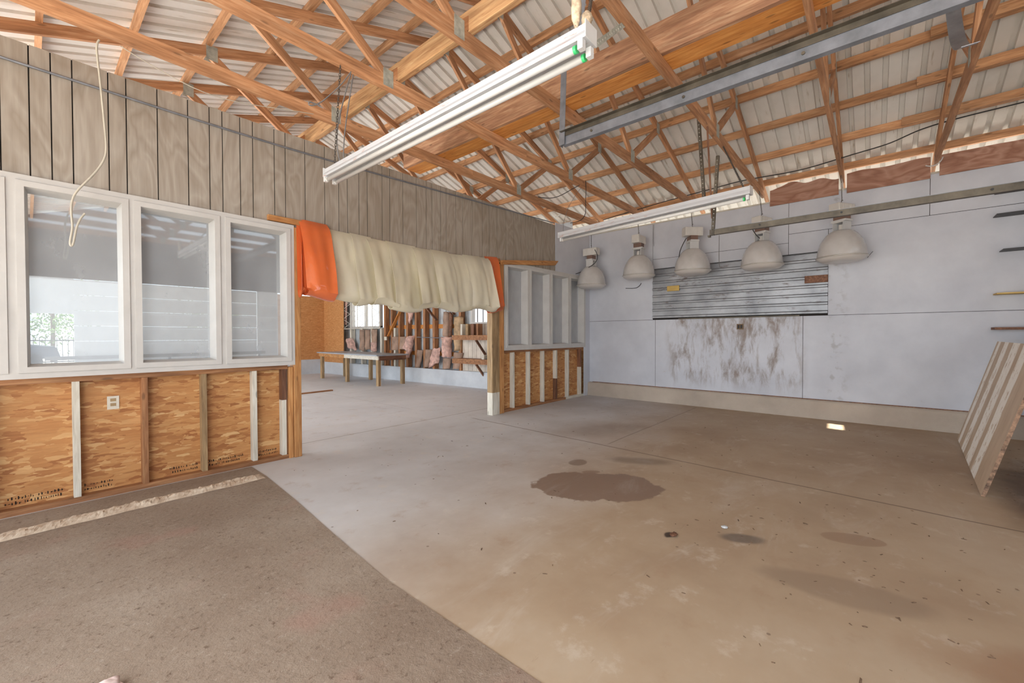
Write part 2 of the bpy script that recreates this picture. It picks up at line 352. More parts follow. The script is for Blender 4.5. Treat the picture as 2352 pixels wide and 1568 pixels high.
# ---------------------------------------------------------------- mesh helpers
def tag(o, label=None, cat=None, group=None, kind=None):
    if label: o['label'] = label
    if cat: o['category'] = cat
    if group: o['group'] = group
    if kind: o['kind'] = kind
    return o
def link(name, bm, mat, parent=None, smooth=False):
    bmesh.ops.recalc_face_normals(bm, faces=bm.faces[:])
    me = bpy.data.meshes.new(name); bm.to_mesh(me); bm.free()
    if smooth:
        for p in me.polygons: p.use_smooth = True
    for mm in (mat if isinstance(mat, list) else [mat]): me.materials.append(mm)
    o = bpy.data.objects.new(name, me); COL.objects.link(o)
    if parent: o.parent = parent
    return o
def empty(name, loc=(0, 0, 0), rz=0., parent=None):
    o = bpy.data.objects.new(name, None); COL.objects.link(o); o.location = loc; o.rotation_euler = (0, 0, rz); o.empty_display_size = .1
    if parent: o.parent = parent
    return o
def box(bm, lo, hi, mi=0):
    vs = [bm.verts.new((x, y, z)) for x in (lo[0], hi[0]) for y in (lo[1], hi[1]) for z in (lo[2], hi[2])]
    for f in ((0, 1, 3, 2), (4, 6, 7, 5), (0, 4, 5, 1), (2, 3, 7, 6), (0, 2, 6, 4), (1, 5, 7, 3)):
        fc = bm.faces.new([vs[i] for i in f]); fc.material_index = mi
    return vs
def up(mat): return VERT.get(mat.name, mat)
def boxo(name, lo, hi, mat, parent=None, bev=0.):
    """box with its own origin at the centre of its base"""
    if hi[2] - lo[2] > max(hi[0] - lo[0], hi[1] - lo[1]): mat = up(mat)
    c = Vector(((lo[0] + hi[0]) / 2, (lo[1] + hi[1]) / 2, min(lo[2], hi[2])))
    bm = bmesh.new(); box(bm, Vector(lo) - c, Vector(hi) - c)
    if bev: bmesh.ops.bevel(bm, geom=bm.edges[:], offset=bev, segments=1, affect='EDGES')
    o = link(name, bm, mat, parent); o.location = c; return o
def beam(name, p0, p1, wid, hgt, mat, parent=None, up=(0, 0, 1), anchor='c', bev=.003, sag=0.):
    """timber from p0 to p1; local x is its length, y its width, z its height. anchor 'b': the points lie on its underside."""
    p0, p1 = Vector(p0), Vector(p1); d = p1 - p0; L = d.length; x = d / L
    y = Vector(up).cross(x)
    if y.length < 1e-4: y = Vector((0, 1, 0))
    y.normalize(); z = x.cross(y)
    bm = bmesh.new(); z0 = 0 if anchor == 'b' else (-hgt if anchor == 't' else -hgt / 2)
    nseg = max(1, int(L / .8)); rows = []
    for i in range(nseg + 1):
        u_ = i / nseg; s_ = -sag * 4 * u_ * (1 - u_)
        rows.append([bm.verts.new((L * u_, a * wid / 2, z0 + b * hgt + s_)) for a, b in ((-1, 0), (1, 0), (1, 1), (-1, 1))])
    for i in range(nseg):
        for k in range(4): bm.faces.new((rows[i][k], rows[i][(k + 1) % 4], rows[i + 1][(k + 1) % 4], rows[i + 1][k]))
    bm.faces.new(rows[0]); bm.faces.new(rows[-1][::-1])
    if bev:
        es = [e for e in bm.edges if e.is_manifold and e.calc_face_angle(0) > 1]
        bmesh.ops.bevel(bm, geom=es, offset=bev, segments=1, affect='EDGES')
    o = link(name, bm, mat, parent)
    mt = Matrix((x, y, z)).transposed().to_4x4(); mt.translation = p0; o.matrix_local = mt
    return o
def tube(name, pts, r, mat, parent=None, seg=8, cyclic=False):
    cu = bpy.data.curves.new(name, 'CURVE'); cu.dimensions = '3D'; sp_ = cu.splines.new('NURBS' if len(pts) > 2 else 'POLY')
    sp_.points.add(len(pts) - 1)
    o0 = Vector(pts[0])
    for i, p in enumerate(pts): sp_.points[i].co = (*(Vector(p) - o0), 1)
    if len(pts) > 2: sp_.order_u = min(4, len(pts)); sp_.use_endpoint_u = not cyclic; sp_.use_cyclic_u = cyclic; sp_.resolution_u = 5
    cu.bevel_depth = r; cu.bevel_resolution = 1 if r < .01 else 3; cu.use_fill_caps = True
    tmp = bpy.data.objects.new(name, cu); me = bpy.data.meshes.new_from_object(tmp); bpy.data.objects.remove(tmp)
    me.name = name; me.materials.clear(); me.materials.append(mat)
    for p in me.polygons: p.use_smooth = True
    o = bpy.data.objects.new(name, me); COL.objects.link(o); o.location = o0
    if parent: o.parent = parent
    return o
def lathe(name, prof, mat, parent=None, seg=40, loc=(0, 0, 0)):
    bm = bmesh.new(); rings = []
    for r_, z_ in prof:
        if r_ < 1e-5: rings.append([bm.verts.new((0, 0, z_))])
        else: rings.append([bm.verts.new((r_ * math.cos(6.28318 * i / seg), r_ * math.sin(6.28318 * i / seg), z_)) for i in range(seg)])
    for a, b in zip(rings, rings[1:]):
        for i in range(seg):
            j = (i + 1) % seg
            if len(a) == 1 and len(b) == 1: continue
            if len(a) == 1: bm.faces.new((a[0], b[i], b[j]))
            elif len(b) == 1: bm.faces.new((a[i], a[j], b[0]))
            else: bm.faces.new((a[i], a[j], b[j], b[i]))
    o = link(name, bm, mat, parent, True); o.location = loc; return o
def chain(name, p0, p1, mat, parent=None, link_len=.035, r=.003):
    """one mesh of interlocking oval links from p0 to p1"""
    p0, p1 = Vector(p0), Vector(p1); d = p1 - p0; L = d.length; n = max(2, int(L / (link_len * .75))); x = d / L
    a = x.orthogonal().normalized(); b = x.cross(a); bm = bmesh.new()
    for i in range(n):
        c = d * ((i + .5) / n); q = a if i % 2 else b; pr_ = []
        for k in range(10):
            an = 6.28318 * k / 10; pr_.append(c + x * (math.cos(an) * link_len * .52) + q * (math.sin(an) * link_len * .26))
        rows = []
        for k in range(10):
            tg = (pr_[(k + 1) % 10] - pr_[k - 1]).normalized(); n1 = q.cross(x).normalized(); n2 = tg.cross(n1)
            rows.append([bm.verts.new(pr_[k] + (n1 * math.cos(an2) + n2 * math.sin(an2)) * r) for an2 in (0, 1.57, 3.14, 4.71)])
        for k in range(10):
            A, B = rows[k], rows[(k + 1) % 10]
            for j in range(4): bm.faces.new((A[j], A[(j + 1) % 4], B[(j + 1) % 4], B[j]))
    o = link(name, bm, mat, parent, True); o.location = p0; return o
def extr(bm, prof, axis, a, b, mi=0):
    """open profile (list of 2-tuples) swept along axis from a to b. axis 'y': profile is (x,z); 'x': (y,z); 'z': (x,y)"""
    def P(p, t_): return (p[0], t_, p[1]) if axis == 'y' else ((t_, p[0], p[1]) if axis == 'x' else (p[0], p[1], t_))
    r0 = [bm.verts.new(P(p, a)) for p in prof]; r1 = [bm.verts.new(P(p, b)) for p in prof]
    for i in range(len(prof) - 1):
        f = bm.faces.new((r0[i], r0[i + 1], r1[i + 1], r1[i])); f.material_index = mi
def corr_profile(a, b, pitch=.19, depth=.03, top=.055, ramp=.022):
    """rib profile along one axis : list of (position, height)"""
    out_ = []; x = a
    while x < b:
        fl = pitch - top - 2 * ramp
        for dx, h in ((0, 0), (fl, 0), (fl + ramp, depth), (fl + ramp + top, depth)):
            if x + dx <= b: out_.append((x + dx, h))
        x += pitch
    out_.append((b, 0)); return out_
def copytree(o, parent=None):
    c_ = o.copy(); COL.objects.link(c_)
    if parent: c_.parent = parent
    for ch in [q for q in bpy.data.objects if q.parent == o]: copytree(ch, c_)
    return c_

# ================================================================ SETTING
XW = 9.27          # white wall
YP = 5.42          # partition, front of the studs
def struct(o): return tag(o, kind='structure')
# floors
def slab(name, pts, mat, z=0., th=.12):
    bm = bmesh.new(); top = [bm.verts.new((x, y, z)) for x, y in pts]; bot = [bm.verts.new((x, y, z - th)) for x, y in pts]
    bm.faces.new(top); bm.faces.new(bot[::-1])
    for i in range(len(pts)): j = (i + 1) % len(pts); bm.faces.new((top[i], bot[i], bot[j], top[j]))
    return struct(link(name, bm, mat))
edge_pts = [(1.40, -5), (1.41, -1), (1.425, 1.08), (1.424, 1.56), (1.42, 2.23), (1.49, 3.03), (1.58, 3.96), (1.65, 4.88), (1.66, 5.38)]
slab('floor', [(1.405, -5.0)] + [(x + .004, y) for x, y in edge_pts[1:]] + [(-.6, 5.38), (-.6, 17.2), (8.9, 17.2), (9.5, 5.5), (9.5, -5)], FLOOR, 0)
slab('floor', [(-1.6, -5), *edge_pts, (-1.6, 5.38)], ROUGH, .006)
slab('floor', [(-30, -40), (-1.6, -40), (-1.6, 45), (-30, 45)], ASPH, -.03)
slab('floor', [(-1.6, 17.2), (40, 17.2), (40, 45), (-1.6, 45)], ASPH, -.03)
slab('floor', [(9.5, -40), (40, -40), (40, 17.2), (9.5, 17.2)], ASPH, -.03)

# roof sheets
RZ0, RS, XR, XE = 4.24, .345, 4.33, 9.3       # underside of top chord at x = XE, slope, ridge
def zr(x): return RZ0 + RS * (XE - x) if x >= XR else RZ0 + RS * (XE - XR) - .35 * (XR - x)
def roof_sheet(x0, x1):
    bm = bmesh.new()
    pr_ = corr_profile(-5.2, 17.3, .19, .048, .05, .008)
    for i in range(len(pr_) - 1):
        spans = [(x0, x1)] if x1 < 6 else [(x0, 5.80), (5.80, 6.33), (6.33, x1)]
        if x1 > 6 and 1.28 < (pr_[i][0] + pr_[i + 1][0]) / 2 < 1.50: spans = [(x0, 5.80), (6.33, x1)]     # gap added, hidden behind the plank, to throw a sun patch below
        for a_, b_ in spans:
            q = [(xx, yy, zr(xx) + .236 + hh) for (yy, hh) in (pr_[i], pr_[i + 1]) for xx in (a_, b_)]
            vs = [bm.verts.new(p) for p in q]; bm.faces.new((vs[0], vs[1], vs[3], vs[2]))
    bmesh.ops.remove_doubles(bm, verts=bm.verts[:], dist=1e-4)
    return struct(link('ceiling', bm, ROOF))
roof_sheet(XR - .02, 10.15); roof_sheet(-2.4, XR)  # open-side overhang lengthened out of view to keep sun off the floor

# white wall : panels over a dark backing, kerb, corrugated patch
def panels_x(name, x, th, rects, mat, back=None, backx=.03, gap=.0035):
    """board panels (y0,y1,z0,z1) in a plane of constant x facing -x"""
    bm = bmesh.new()
    for y0, y1, z0, z1 in rects: box(bm, (x, y0 + gap, z0 + gap), (x + th, y1 - gap, z1 - gap), 0)
    if back:
        y0, y1, z0, z1 = back; box(bm, (x + backx * .4, y0, z0), (x + backx, y1, z1), 1)
    return struct(link(name, bm, [mat, GROOVE]))
py0, py1, pz0, pz1 = .61, 3.78, 1.87, 2.98
panels_x('wall_right', XW, .02, [
    (-4, .97, .325, 1.84), (.97, 3.72, .325, 1.84), (3.72, YP + .1, .325, 1.84),
    (-4, py0, 1.84, 3.36), (py1, YP + .1, 1.84, 4.0),
    (-4, -.66, 3.36, 4.0), (-.66, 1.2, 3.36, 4.0), (1.2, py1, 3.2, 4.0), (py0, 1.2, pz1, 3.36), (1.2, py1, pz1, 3.2)], WALLW, (-4, YP + .1, .3, 4.0), .012)
bm = bmesh.new(); box(bm, (XW + .012, -4, -.1), (XW + .16, YP + .1, 3.98)); struct(link('wall_right', bm, DARKIN))
bm = bmesh.new()
# kerb with a rough top band
N = 150; rows = []
for i in range(N + 1):
    yy = -4 + (YP + 4) * i / N; row = []
    for k, (dx, z_) in enumerate(((-.115, 0), (-.105, .06), (-.10, .12), (-.10, .17), (-.10, .22), (-.095, .28), (-.085, .318), (.02, .325))):
        j = 0 if k in (0, 7) else noise.noise(Vector((yy * 9, z_ * 30, 0))) * (.014 if .1 < z_ < .25 else .004)
        row.append(bm.verts.new((XW + dx + j, yy, z_)))
    rows.append(row)
for a, b in zip(rows, rows[1:]):
    for k in range(7): bm.faces.new((a[k], a[k + 1], b[k + 1], b[k]))
struct(link('baseboard_right', bm, KERB, smooth=True))
bm = bmesh.new(); box(bm, (XW - .012, -4, .322), (XW - .002, YP - .1, .338)); struct(link('trim_1', bm, W_DARK))
# corrugated patch with ribs running along the wall
bm = bmesh.new(); pr_ = []
z_ = pz0
while z_ < pz1 - .01:
    for dz, h in ((0, 0), (.012, -.035), (.04, -.035), (.062, 0), (.155, 0)):
        if z_ + dz <= pz1: pr_.append((XW - .004 + h, z_ + dz))
    z_ += .155
extr(bm, pr_, 'y', py0, py1)
o = link('metal_siding_patch', bm, PATCH); tag(o, 'dented bare galvanised corrugated metal patch on the white wall', 'metal siding')
bm = bmesh.new(); box(bm, (XW - .04, 1.02, pz0 - .035), (XW - .003, 3.2, pz0 - .012)); o = link('metal_edge_strip', bm, STEEL_DK)
tag(o, 'thin dark metal ledge strip under the corrugated patch', 'metal strip')
# small patches on the siding
for (a, b, lab, mt) in (((1532, 657), (1560, 667), 'small yellow wood scrap stuck on the corrugated patch', YELLOW), ((1848, 634), (1902, 647), 'burnt brown wood scrap at right end of the corrugated patch', W_DARK)):
    p = PX(*a, XW - .05); q = PX(*b, XW - .05)
    o = boxo('wood_scrap', (XW - .055, q.y, q.z), (XW - .03, p.y, p.z), mt, bev=.004); tag(o, lab, 'wood scrap')
# socket in the wall
p = PX(1700, 750, XW); s_ = empty('wall_socket', (XW - .002, p.y, p.z - .055)); tag(s_, 'brown double wall socket on the stained white wall below the corrugated patch', 'socket')
bm = bmesh.new(); box(bm, (-.012, -.06, 0), (0, .06, .11)); link('socket_plate', bm, plain('socket_rust', (120, 96, 66), .6), s_)
for yy in (-.025, .025):
    bm = bmesh.new(); box(bm, (-.018, yy - .017, .02), (-.012, yy + .017, .09)); link('receptacle', bm, plain('socket_dark', (50, 42, 36), .6), s_)
# plywood blocking boards above the wall between trusses
for i, (a, b, lo, wavy, lab) in enumerate(((.47, 1.5, 3.93, .07, 'reddish plywood blocking board with wavy burnt top edge above the white wall'),
                                 (-.66, .36, 3.93, .02, 'reddish stained plywood blocking board, middle one of three above the white wall'),
                                 (-1.75, -.76, 3.95, .015, 'purple-brown plywood blocking board at the right end above the white wall'))):
    bm = bmesh.new(); n_ = 24; r0 = []; r1 = []
    for k in range(n_ + 1):
        yy = a + (b - a) * k / n_; zt = 4.26 + wavy * noise.noise(Vector((yy * 3, i * 5, 0))) * 1.6
        for r_, xx in ((r0, XW - .03), (r1, XW - .012)): r_.append((bm.verts.new((xx, yy, lo)), bm.verts.new((xx, yy, zt))))
    for k in range(n_):
        for r_ in (r0, r1): bm.faces.new((r_[k][0], r_[k + 1][0], r_[k + 1][1], r_[k][1]))
        for z_i in (0, 1): bm.faces.new((r0[k][z_i], r0[k + 1][z_i], r1[k + 1][z_i], r1[k][z_i]))
    for k in (0, n_): bm.faces.new((r0[k][0], r0[k][1], r1[k][1], r1[k][0]))
    o = link('plywood_blocking', bm, PLYRED); tag(o, lab, 'plywood board')
# wall plate on top of the white wall
beam('wall_plate', (XW + .10, -4, 3.985), (XW + .10, 17, 3.985), .14, .05, W_WHITE, anchor='b')
tag(bpy.data.objects['wall_plate'], 'long pale wall plate lying on top of the white wall', 'timber plate')

# ---------------------------------------------------------------- partition wall
gpx = [68, 118, 167, 249, 290, 361, 431, 480, 509.5, 550, 579, 630, 655, 700, 745, 777, 797, 823.5, 842.5, 876.5, 894, 924, 955, 977.5, 991, 1010.5, 1023.5, 1045.6, 1061, 1083, 1106, 1122, 1140, 1160, 1178, 1195, 1212, 1229, 1246, 1262]
gx = [-.85, -.52, -.3, -.12] + [PY(a, 300 if a < 600 else 450, YP).x for a in gpx] + [7.76]
TOPZ = 3.96
def zhead(x):   # sagging underside of the panelling
    K = [(-.9, 2.8), (2.12, 2.8), (2.27, 2.86), (3.6, 2.83), (4.7, 2.835), (5.3, 2.87), (5.95, 2.93), (7.8, 2.93)]
    for (a, za), (b, zb) in zip(K, K[1:]):
        if a <= x <= b: return za + (zb - za) * (x - a) / (b - a)
    return 2.8
bm = bmesh.new()
for a, b in zip(gx, gx[1:]):
    g = .0045; aa, bb = a + g, b - g
    zs = (zhead(aa), zhead(bb)); f0 = [bm.verts.new(p) for p in ((aa, YP - .012, zs[0]), (bb, YP - .012, zs[1]), (bb, YP - .012, TOPZ), (aa, YP - .012, TOPZ))]
    f1 = [bm.verts.new(p) for p in ((aa, YP, zs[0]), (bb, YP, zs[1]), (bb, YP, TOPZ), (aa, YP, TOPZ))]
    bm.faces.new(f0); bm.faces.new(f1)
    for i in range(4): bm.faces.new((f0[i], f0[(i + 1) % 4], f1[(i + 1) % 4], f1[i]))
struct(link('wall_left', bm, PANEL))
bm = bmesh.new(); box(bm, (-.85, YP - .003, 2.86), (7.76, YP + .008, TOPZ - .004)); struct(link('wall_left', bm, GROOVE))
bm = bmesh.new(); box(bm, (-.85, YP + .10, 2.86), (XW, YP + .115, TOPZ)); struct(link('wall_left', bm, OSB_FAR))
bm = bmesh.new(); box(bm, (-.85, YP + .01, TOPZ - .06), (7.7, YP + .10, TOPZ - .01)); struct(link('wall_left', bm, W_STUD))
# white end piece by the corner
bm = bmesh.new(); box(bm, (7.77, YP - .02, 2.93), (8.86, YP, 4.02)); box(bm, (8.87, YP - .012, 2.93), (XW, YP, 4.1)); struct(link('wall_left', bm, WALLW))
bm = bmesh.new(); box(bm, (8.99, YP - .012, .0), (XW, YP, 2.93)); struct(link('wall_left', bm, WALLW))
# conduit
pts = [PY(x, y, YP - .035) for x, y in ((-60, 110), (0, 131), (238, 205.8), (428.6, 268.7), (779, 377.5))] + [PY(1060, 452, YP - .035), PY(1272, 512, YP - .035)]
o = tube('conduit', [Vector((p.x, p.y, p.z)) for p in pts], .011, STEEL); tag(o, 'long thin grey metal conduit clipped along the grey panelling', 'conduit')

# window banks -------------------------------------------------
def window_bank(name, label, sashes, z0, z1, yf, groupn):
    x0, x1 = sashes[0][0], sashes[-1][1]
    w_ = empty(name, ((x0 + x1) / 2, yf, z0)); w_['kind'] = 'structure'
    ox, oy, oz = (x0 + x1) / 2, yf, z0
    bm = bmesh.new()
    def B(a, b, c_, d, e_, f_): box(bm, (a - ox, b - oy, c_ - oz), (d - ox, e_ - oy, f_ - oz))
    B(x0 - .03, yf, z0, x1 + .03, YP, z0 + .045); B(x0 - .03, yf, z1 - .045, x1 + .03, YP, z1)
    for xa, xb in [(x0 - .03, x0 + .013)] + [(p_[1] - .013, n_[0] + .013) for p_, n_ in zip(sashes, sashes[1:])] + [(x1 - .013, x1 + .03)]: B(xa, yf, z0 + .045, xb, YP + .10, z1 - .045)
    B(x0, yf + .002, z0 + .02, x1, YP + .10, z0 + .056); B(x0, yf + .002, z1 - .056, x1, YP + .10, z1 - .02)
    link('window_frame', bm, WHITE_TRIM, w_)
    for (a, b) in sashes:
        sm = empty('sash', ((a + b) / 2 - ox, 0, .05), parent=w_)
        a2, b2, c2, d2 = a + .012, b - .012, z0 + .05, z1 - .05; cx = (a + b) / 2
        bm = bmesh.new(); fw = .048
        # mitred frame with a bevelled inner reveal
        for lvl, (y_a, in_a, y_b, in_b) in enumerate(((yf - .012, 0, yf - .012, fw), (yf - .012, fw, yf + .15, fw + .02), (yf - .012, 0, yf + .02, 0))):
            R0 = [(a2 + in_a, c2 + in_a), (b2 - in_a, c2 + in_a), (b2 - in_a, d2 - in_a), (a2 + in_a, d2 - in_a)]
            R1 = [(a2 + in_b, c2 + in_b), (b2 - in_b, c2 + in_b), (b2 - in_b, d2 - in_b), (a2 + in_b, d2 - in_b)]
            v0 = [bm.verts.new((p[0] - cx, y_a - oy, p[1] - z0 - .05)) for p in R0]; v1 = [bm.verts.new((p[0] - cx, y_b - oy, p[1] - z0 - .05)) for p in R1]
            for i in range(4): bm.faces.new((v0[i], v0[(i + 1) % 4], v1[(i + 1) % 4], v1[i]))
        link('sash_frame', bm, SASH if False else WHITE_TRIM, sm)
        bm = bmesh.new(); gi = fw + .012
        box(bm, (a2 + gi - cx, yf + .148 - oy, c2 + gi - z0 - .05), (b2 - gi - cx, yf + .152 - oy, d2 - gi - z0 - .05)); link('pane', bm, GLASS if name == 'window_1' else GLASS2, sm)
    return w_
window_bank('window_1', '', [(-.80, -.09), (-.06, .66), (.675, 1.395), (1.42, 2.12)], 1.145, 2.85, YP - .045, '')
window_bank('window_2', '', [(6.05, 6.78), (6.79, 7.53), (7.54, 8.28), (8.29, 8.98)], 1.205, 2.93, YP - .045, '')
# sheathing behind the stud bays
bm = bmesh.new(); box(bm, (-.85, YP + .09, 0), (2.06, YP + .105, 1.2)); struct(link('wall_left', bm, OSB))
bm = bmesh.new(); box(bm, (6.05, YP + .09, 0), (XW - .02, YP + .105, 1.2)); struct(link('wall_left', bm, OSB))
bm = bmesh.new(); box(bm, (-.85, YP, 0.0), (2.1, YP + .09, .05)); struct(link('trim_2', bm, W_STUD))
bm = bmesh.new(); box(bm, (6.0, YP, 0.0), (8.2, YP + .09, .05)); struct(link('trim_3', bm, W_STUD))
bm = bmesh.new(); box(bm, (8.21, YP, 0.0), (9.1, YP + .09, .05)); struct(link('trim_4', bm, W_WHITE))
bm = bmesh.new(); box(bm, (-.85, YP, 1.095), (2.08, YP + .09, 1.145)); struct(link('trim_5', bm, W_STUD))
bm = bmesh.new(); box(bm, (6.0, YP, 1.16), (9.02, YP + .09, 1.205)); struct(link('trim_6', bm, W_STUD))
def stud(xr, z0, z1, mat, label, wdt=.048, y0=YP, dpt=.09):
    o = boxo('wall_stud', (xr - wdt, y0, z0), (xr, y0 + dpt, z1), mat, bev=.002); o.data.name = 'wall_stud'
    tag(o, label, 'wall stud', 'studs under the partition windows'); return o
for xr, mt, lab in ((-.2, W_STUD, 'brown wall stud at the far left edge of the open stud bays'), (.306, W_WHITE, 'white painted wall stud, leftmost white one under the left windows'),
                    (.775, W_STUD, 'brown wall stud just right of the small outlet label under the left windows'), (1.258, W_PALE, 'pale nail-dotted wall stud under the middle left window'),
                    (1.742, W_WHITE, 'white painted wall stud standing on the plate, second from the doorway jamb')):
    stud(xr, .05, 1.095, mt, lab)
def twotone(xr, z0, zm, z1, low, high, label, wdt=.048):
    r = empty('wall_stud', (xr - wdt / 2, YP, z0)); tag(r, label, 'wall stud', 'studs under the partition windows')
    for nm, a, b, mt in (('painted_length', z0, zm, low), ('bare_length', zm, z1, high)):
        bm = bmesh.new(); box(bm, (-wdt / 2, 0, a - z0), (wdt / 2, .09, b - z0)); link(nm, bm, up(mt), r)
twotone(2.06, .05, .72, 1.095, W_WHITE, W_DARK, 'wall stud beside the left jamb, white below and dark brown above')
rl = [PY(a, 860, YP).x for a in (1182, 1218, 1250.5, 1280, 1307, 1335)]
stud(rl[0], .05, 1.16, W_WHITE, 'chipped off-white wall stud, first right of the door post')
stud(rl[1], .05, 1.16, W_WHITE, 'off-white wall stud, second right of the door post')
stud(rl[2], .05, 1.16, W_WHITE, 'off-white wall stud under the second small right window')
twotone(rl[3], .05, .52, 1.16, W_DARK, W_WHITE, 'wall stud with brown foot and white top under the right windows')
stud(rl[4], .05, 1.16, W_WHITE, 'white wall stud next to the one by the room corner')
twotone(rl[5], .05, .72, 1.16, W_WHITE, W_DARK, 'corner wall stud, white below and dark brown above')
rnd = random.Random(11); bm = bmesh.new()
for xa, xb in ((-.14, .20), (.33, .52), (.95, 1.18), (1.29, 1.62), (1.78, 1.98)):
    for zz in (.075, .115):
        x = xa
        while x < xb:
            wd = rnd.uniform(.006, .018)
            if rnd.random() > .2: box(bm, (x, YP + .0885, zz + rnd.uniform(-.003, .003)), (x + wd * .5, YP + .0899, zz + rnd.uniform(.012, .026)))
            if rnd.random() > .5: box(bm, (x, YP + .0885, zz + .008), (x + wd, YP + .0899, zz + .012))
            x += wd + .006
struct(link('wall_left', bm, GROOVE))
# outlet label
p = PY(260, 925, YP + .08); lb = empty('outlet_cover', (p.x, YP + .089, p.z - .06)); tag(lb, 'small cream outlet plate on the orange chipboard under the left windows', 'outlet')
bm = bmesh.new(); box(bm, (-.042, -.006, 0), (.042, 0, .125)); link('cover_plate', bm, LABELM, lb)
for zz in (.03, .075):
    bm = bmesh.new(); box(bm, (-.02, -.009, zz), (.02, -.006, zz + .028)); link('receptacle', bm, plain('tan_slot', (168, 142, 104), .6), lb)
# left jamb : two boards
for i, (a, b, y0, z1, lab) in enumerate(((2.085, 2.135, YP - .02, 1.12, 'short orange-brown jamb board below the left window corner'), (2.14, 2.225, YP - .04, 2.83, 'tall orange-brown jamb board on the left side of the doorway'))):
    o = boxo('door_jamb', (a, y0, 0), (b, y0 + .13, z1), W_JAMB, bev=.004); tag(o, lab, 'door jamb')
# right post
rp = empty('door_post', (5.83, YP - .04, 0)); tag(rp, 'thick pine post on the right of the doorway with white painted foot', 'post')
xl, xm, xr_ = PY(1131.5, 800, YP - .05).x, PY(1148, 800, YP - .05).x, PY(1160, 800, YP - .05).x
for nm, a, b, z0, z1, mt in (('painted_foot', xl, xm, 0, .42, W_WHITE), ('post_shaft', xl, xm, .42, 2.86, W_PALE), ('side_board', xm + .003, xr_ - .02, 0, 2.86, W_JAMB)):
    bm = bmesh.new(); box(bm, (a - 5.83, 0, z0), (b - 5.83, .13, z1)); link(nm, bm, up(mt), rp)
# header boards
hb = boxo('header_board', (1.86, YP - .06, 2.86), (2.26, YP - .013, 2.925), W_JAMB, bev=.004); tag(hb, 'short pine header board stub at the top left of the doorway', 'board')
bm = bmesh.new()
A = [PY(1155, 597, YP - .09), PY(1283, 599, YP - .09), PY(1276, 609, YP - .09), PY(1155, 607, YP - .09)]
c0 = A[0].copy(); f0 = [bm.verts.new(p - c0) for p in A]; f1 = [bm.verts.new(p - c0 + Vector((0, .07, 0))) for p in A]
bm.faces.new(f0); bm.faces.new(f1)
for i in range(4): bm.faces.new((f0[i], f0[(i + 1) % 4], f1[(i + 1) % 4], f1[i]))
o = link('header_board', bm, W_JAMB); o.location = c0; tag(o, 'pine header board with slanted end above the right windows', 'board')

# strip curtain : folded up and hung on the header
cur = empty('strip_curtain', (3.9, YP - .1, 0)); tag(cur, 'bundled strip curtain of yellowed clear vinyl with orange ends across the doorway', 'strip curtain')
def strip(name, xa, xb, mat, zbot, dep, seed, ztopoff=.0, thick=0.):
    """a folded strip: down the front, round the fold and up behind"""
    bm = bmesh.new(); nu = 14; rows = []
    def ztop(x): return zhead(x) + .035 + ztopoff
    for i in range(nu + 1):
        u_ = i / nu; x = xa + (xb - xa) * u_; zt = ztop(x); pts = []
        zb = zbot + .03 * math.sin(seed * 1.7 + u_ * 3.0)
        ff = YP - .045
        for k in range(13):           # front face, bellied
            q = k / 12; z_ = zt + (zb + .09 - zt) * q
            y_ = ff - dep * (q ** .55) * (1 - .25 * (u_ - .5) * 2 * math.sin(seed * 5)) + (.05 * noise.noise(Vector((x * 4 + seed * 3.3, z_ * 1.3, seed))) + .02 * noise.noise(Vector((x * 11, z_ * 2.5, seed)))) * min(1, q * 3)
            pts.append((x + .02 * math.sin(q * 3 + seed) * (u_ - .5), y_, z_))
        for k in range(1, 8):         # fold
            an = math.pi * k / 8; rr = dep * .42
            pts.append((x, ff - dep + rr * (1 - math.cos(an)) , zb + .09 - .09 * math.sin(an) + .0))
        for k in range(6):
            q = k / 5; pts.append((x, ff - dep * .16 * (1 - q), zb + .09 + (zt - .02 - zb - .09) * q))
        rows.append([bm.verts.new((p[0] - 3.9, p[1] - (YP - .1), p[2])) for p in pts])
    for a, b in zip(rows, rows[1:]):
        for k in range(len(a) - 1): bm.faces.new((a[k], a[k + 1], b[k + 1], b[k]))
    bmesh.ops.remove_doubles(bm, verts=bm.verts[:], dist=1e-4)
    o = link(name, bm, mat, cur, True)
    sol = o.modifiers.new('thickness', 'SOLIDIFY'); sol.thickness = .003
    es = o.modifiers.new('edges', 'EDGE_SPLIT'); es.split_angle = R(50)
    return o
cx = [PY(a, 650, YP - .2).x for a in (760, 822, 858, 904, 961, 1005, 1040, 1080, 1110, 1129, 1156)]
zb = [PY(a, b, YP - .25).z for a, b in ((760, 686), (822, 697), (880, 704), (930, 712), (985, 709), (1020, 712), (1060, 712), (1095, 712), (1120, 712))]
o = strip('orange_strip', PY(682, 600, YP - .08).x + .01, PY(700, 600, YP - .15).x, ORANGE, 1.99, .14, 3); o['label'] = 'orange rear end strip'
o = strip('orange_strip', PY(696, 600, YP - .15).x, PY(763, 650, YP - .2).x, ORANGE, 1.96, .27, 1, .05); o['label'] = 'wide orange end strip'
for i in range(9):
    strip('clear_strip', cx[i] - .03, cx[i + 1] + .05, CLEAR, zb[i], .21 + .05 * ((i * 7) % 3) / 2, 5 + i * 1.37, .012 * (i % 2))
o = strip('orange_strip', cx[9] - .02, cx[10] - .02, ORANGE, 1.93, .18, 21, .02); o['label'] = 'narrow orange end strip'
bm = bmesh.new(); n_ = 40; rws = []
for i in range(n_ + 1):
    x = 2.25 + (5.9 - 2.25) * i / n_; z_ = zhead(x)
    rws.append([bm.verts.new((x - 3.9, y_ - (YP - .1), z_ + dz)) for y_, dz in ((YP - .038, -.04), (YP - .038, .035), (YP - .014, .035), (YP - .014, -.04))])
for a, b in zip(rws, rws[1:]):
    for k in range(4): bm.faces.new((a[k], a[(k + 1) % 4], b[(k + 1) % 4], b[k]))
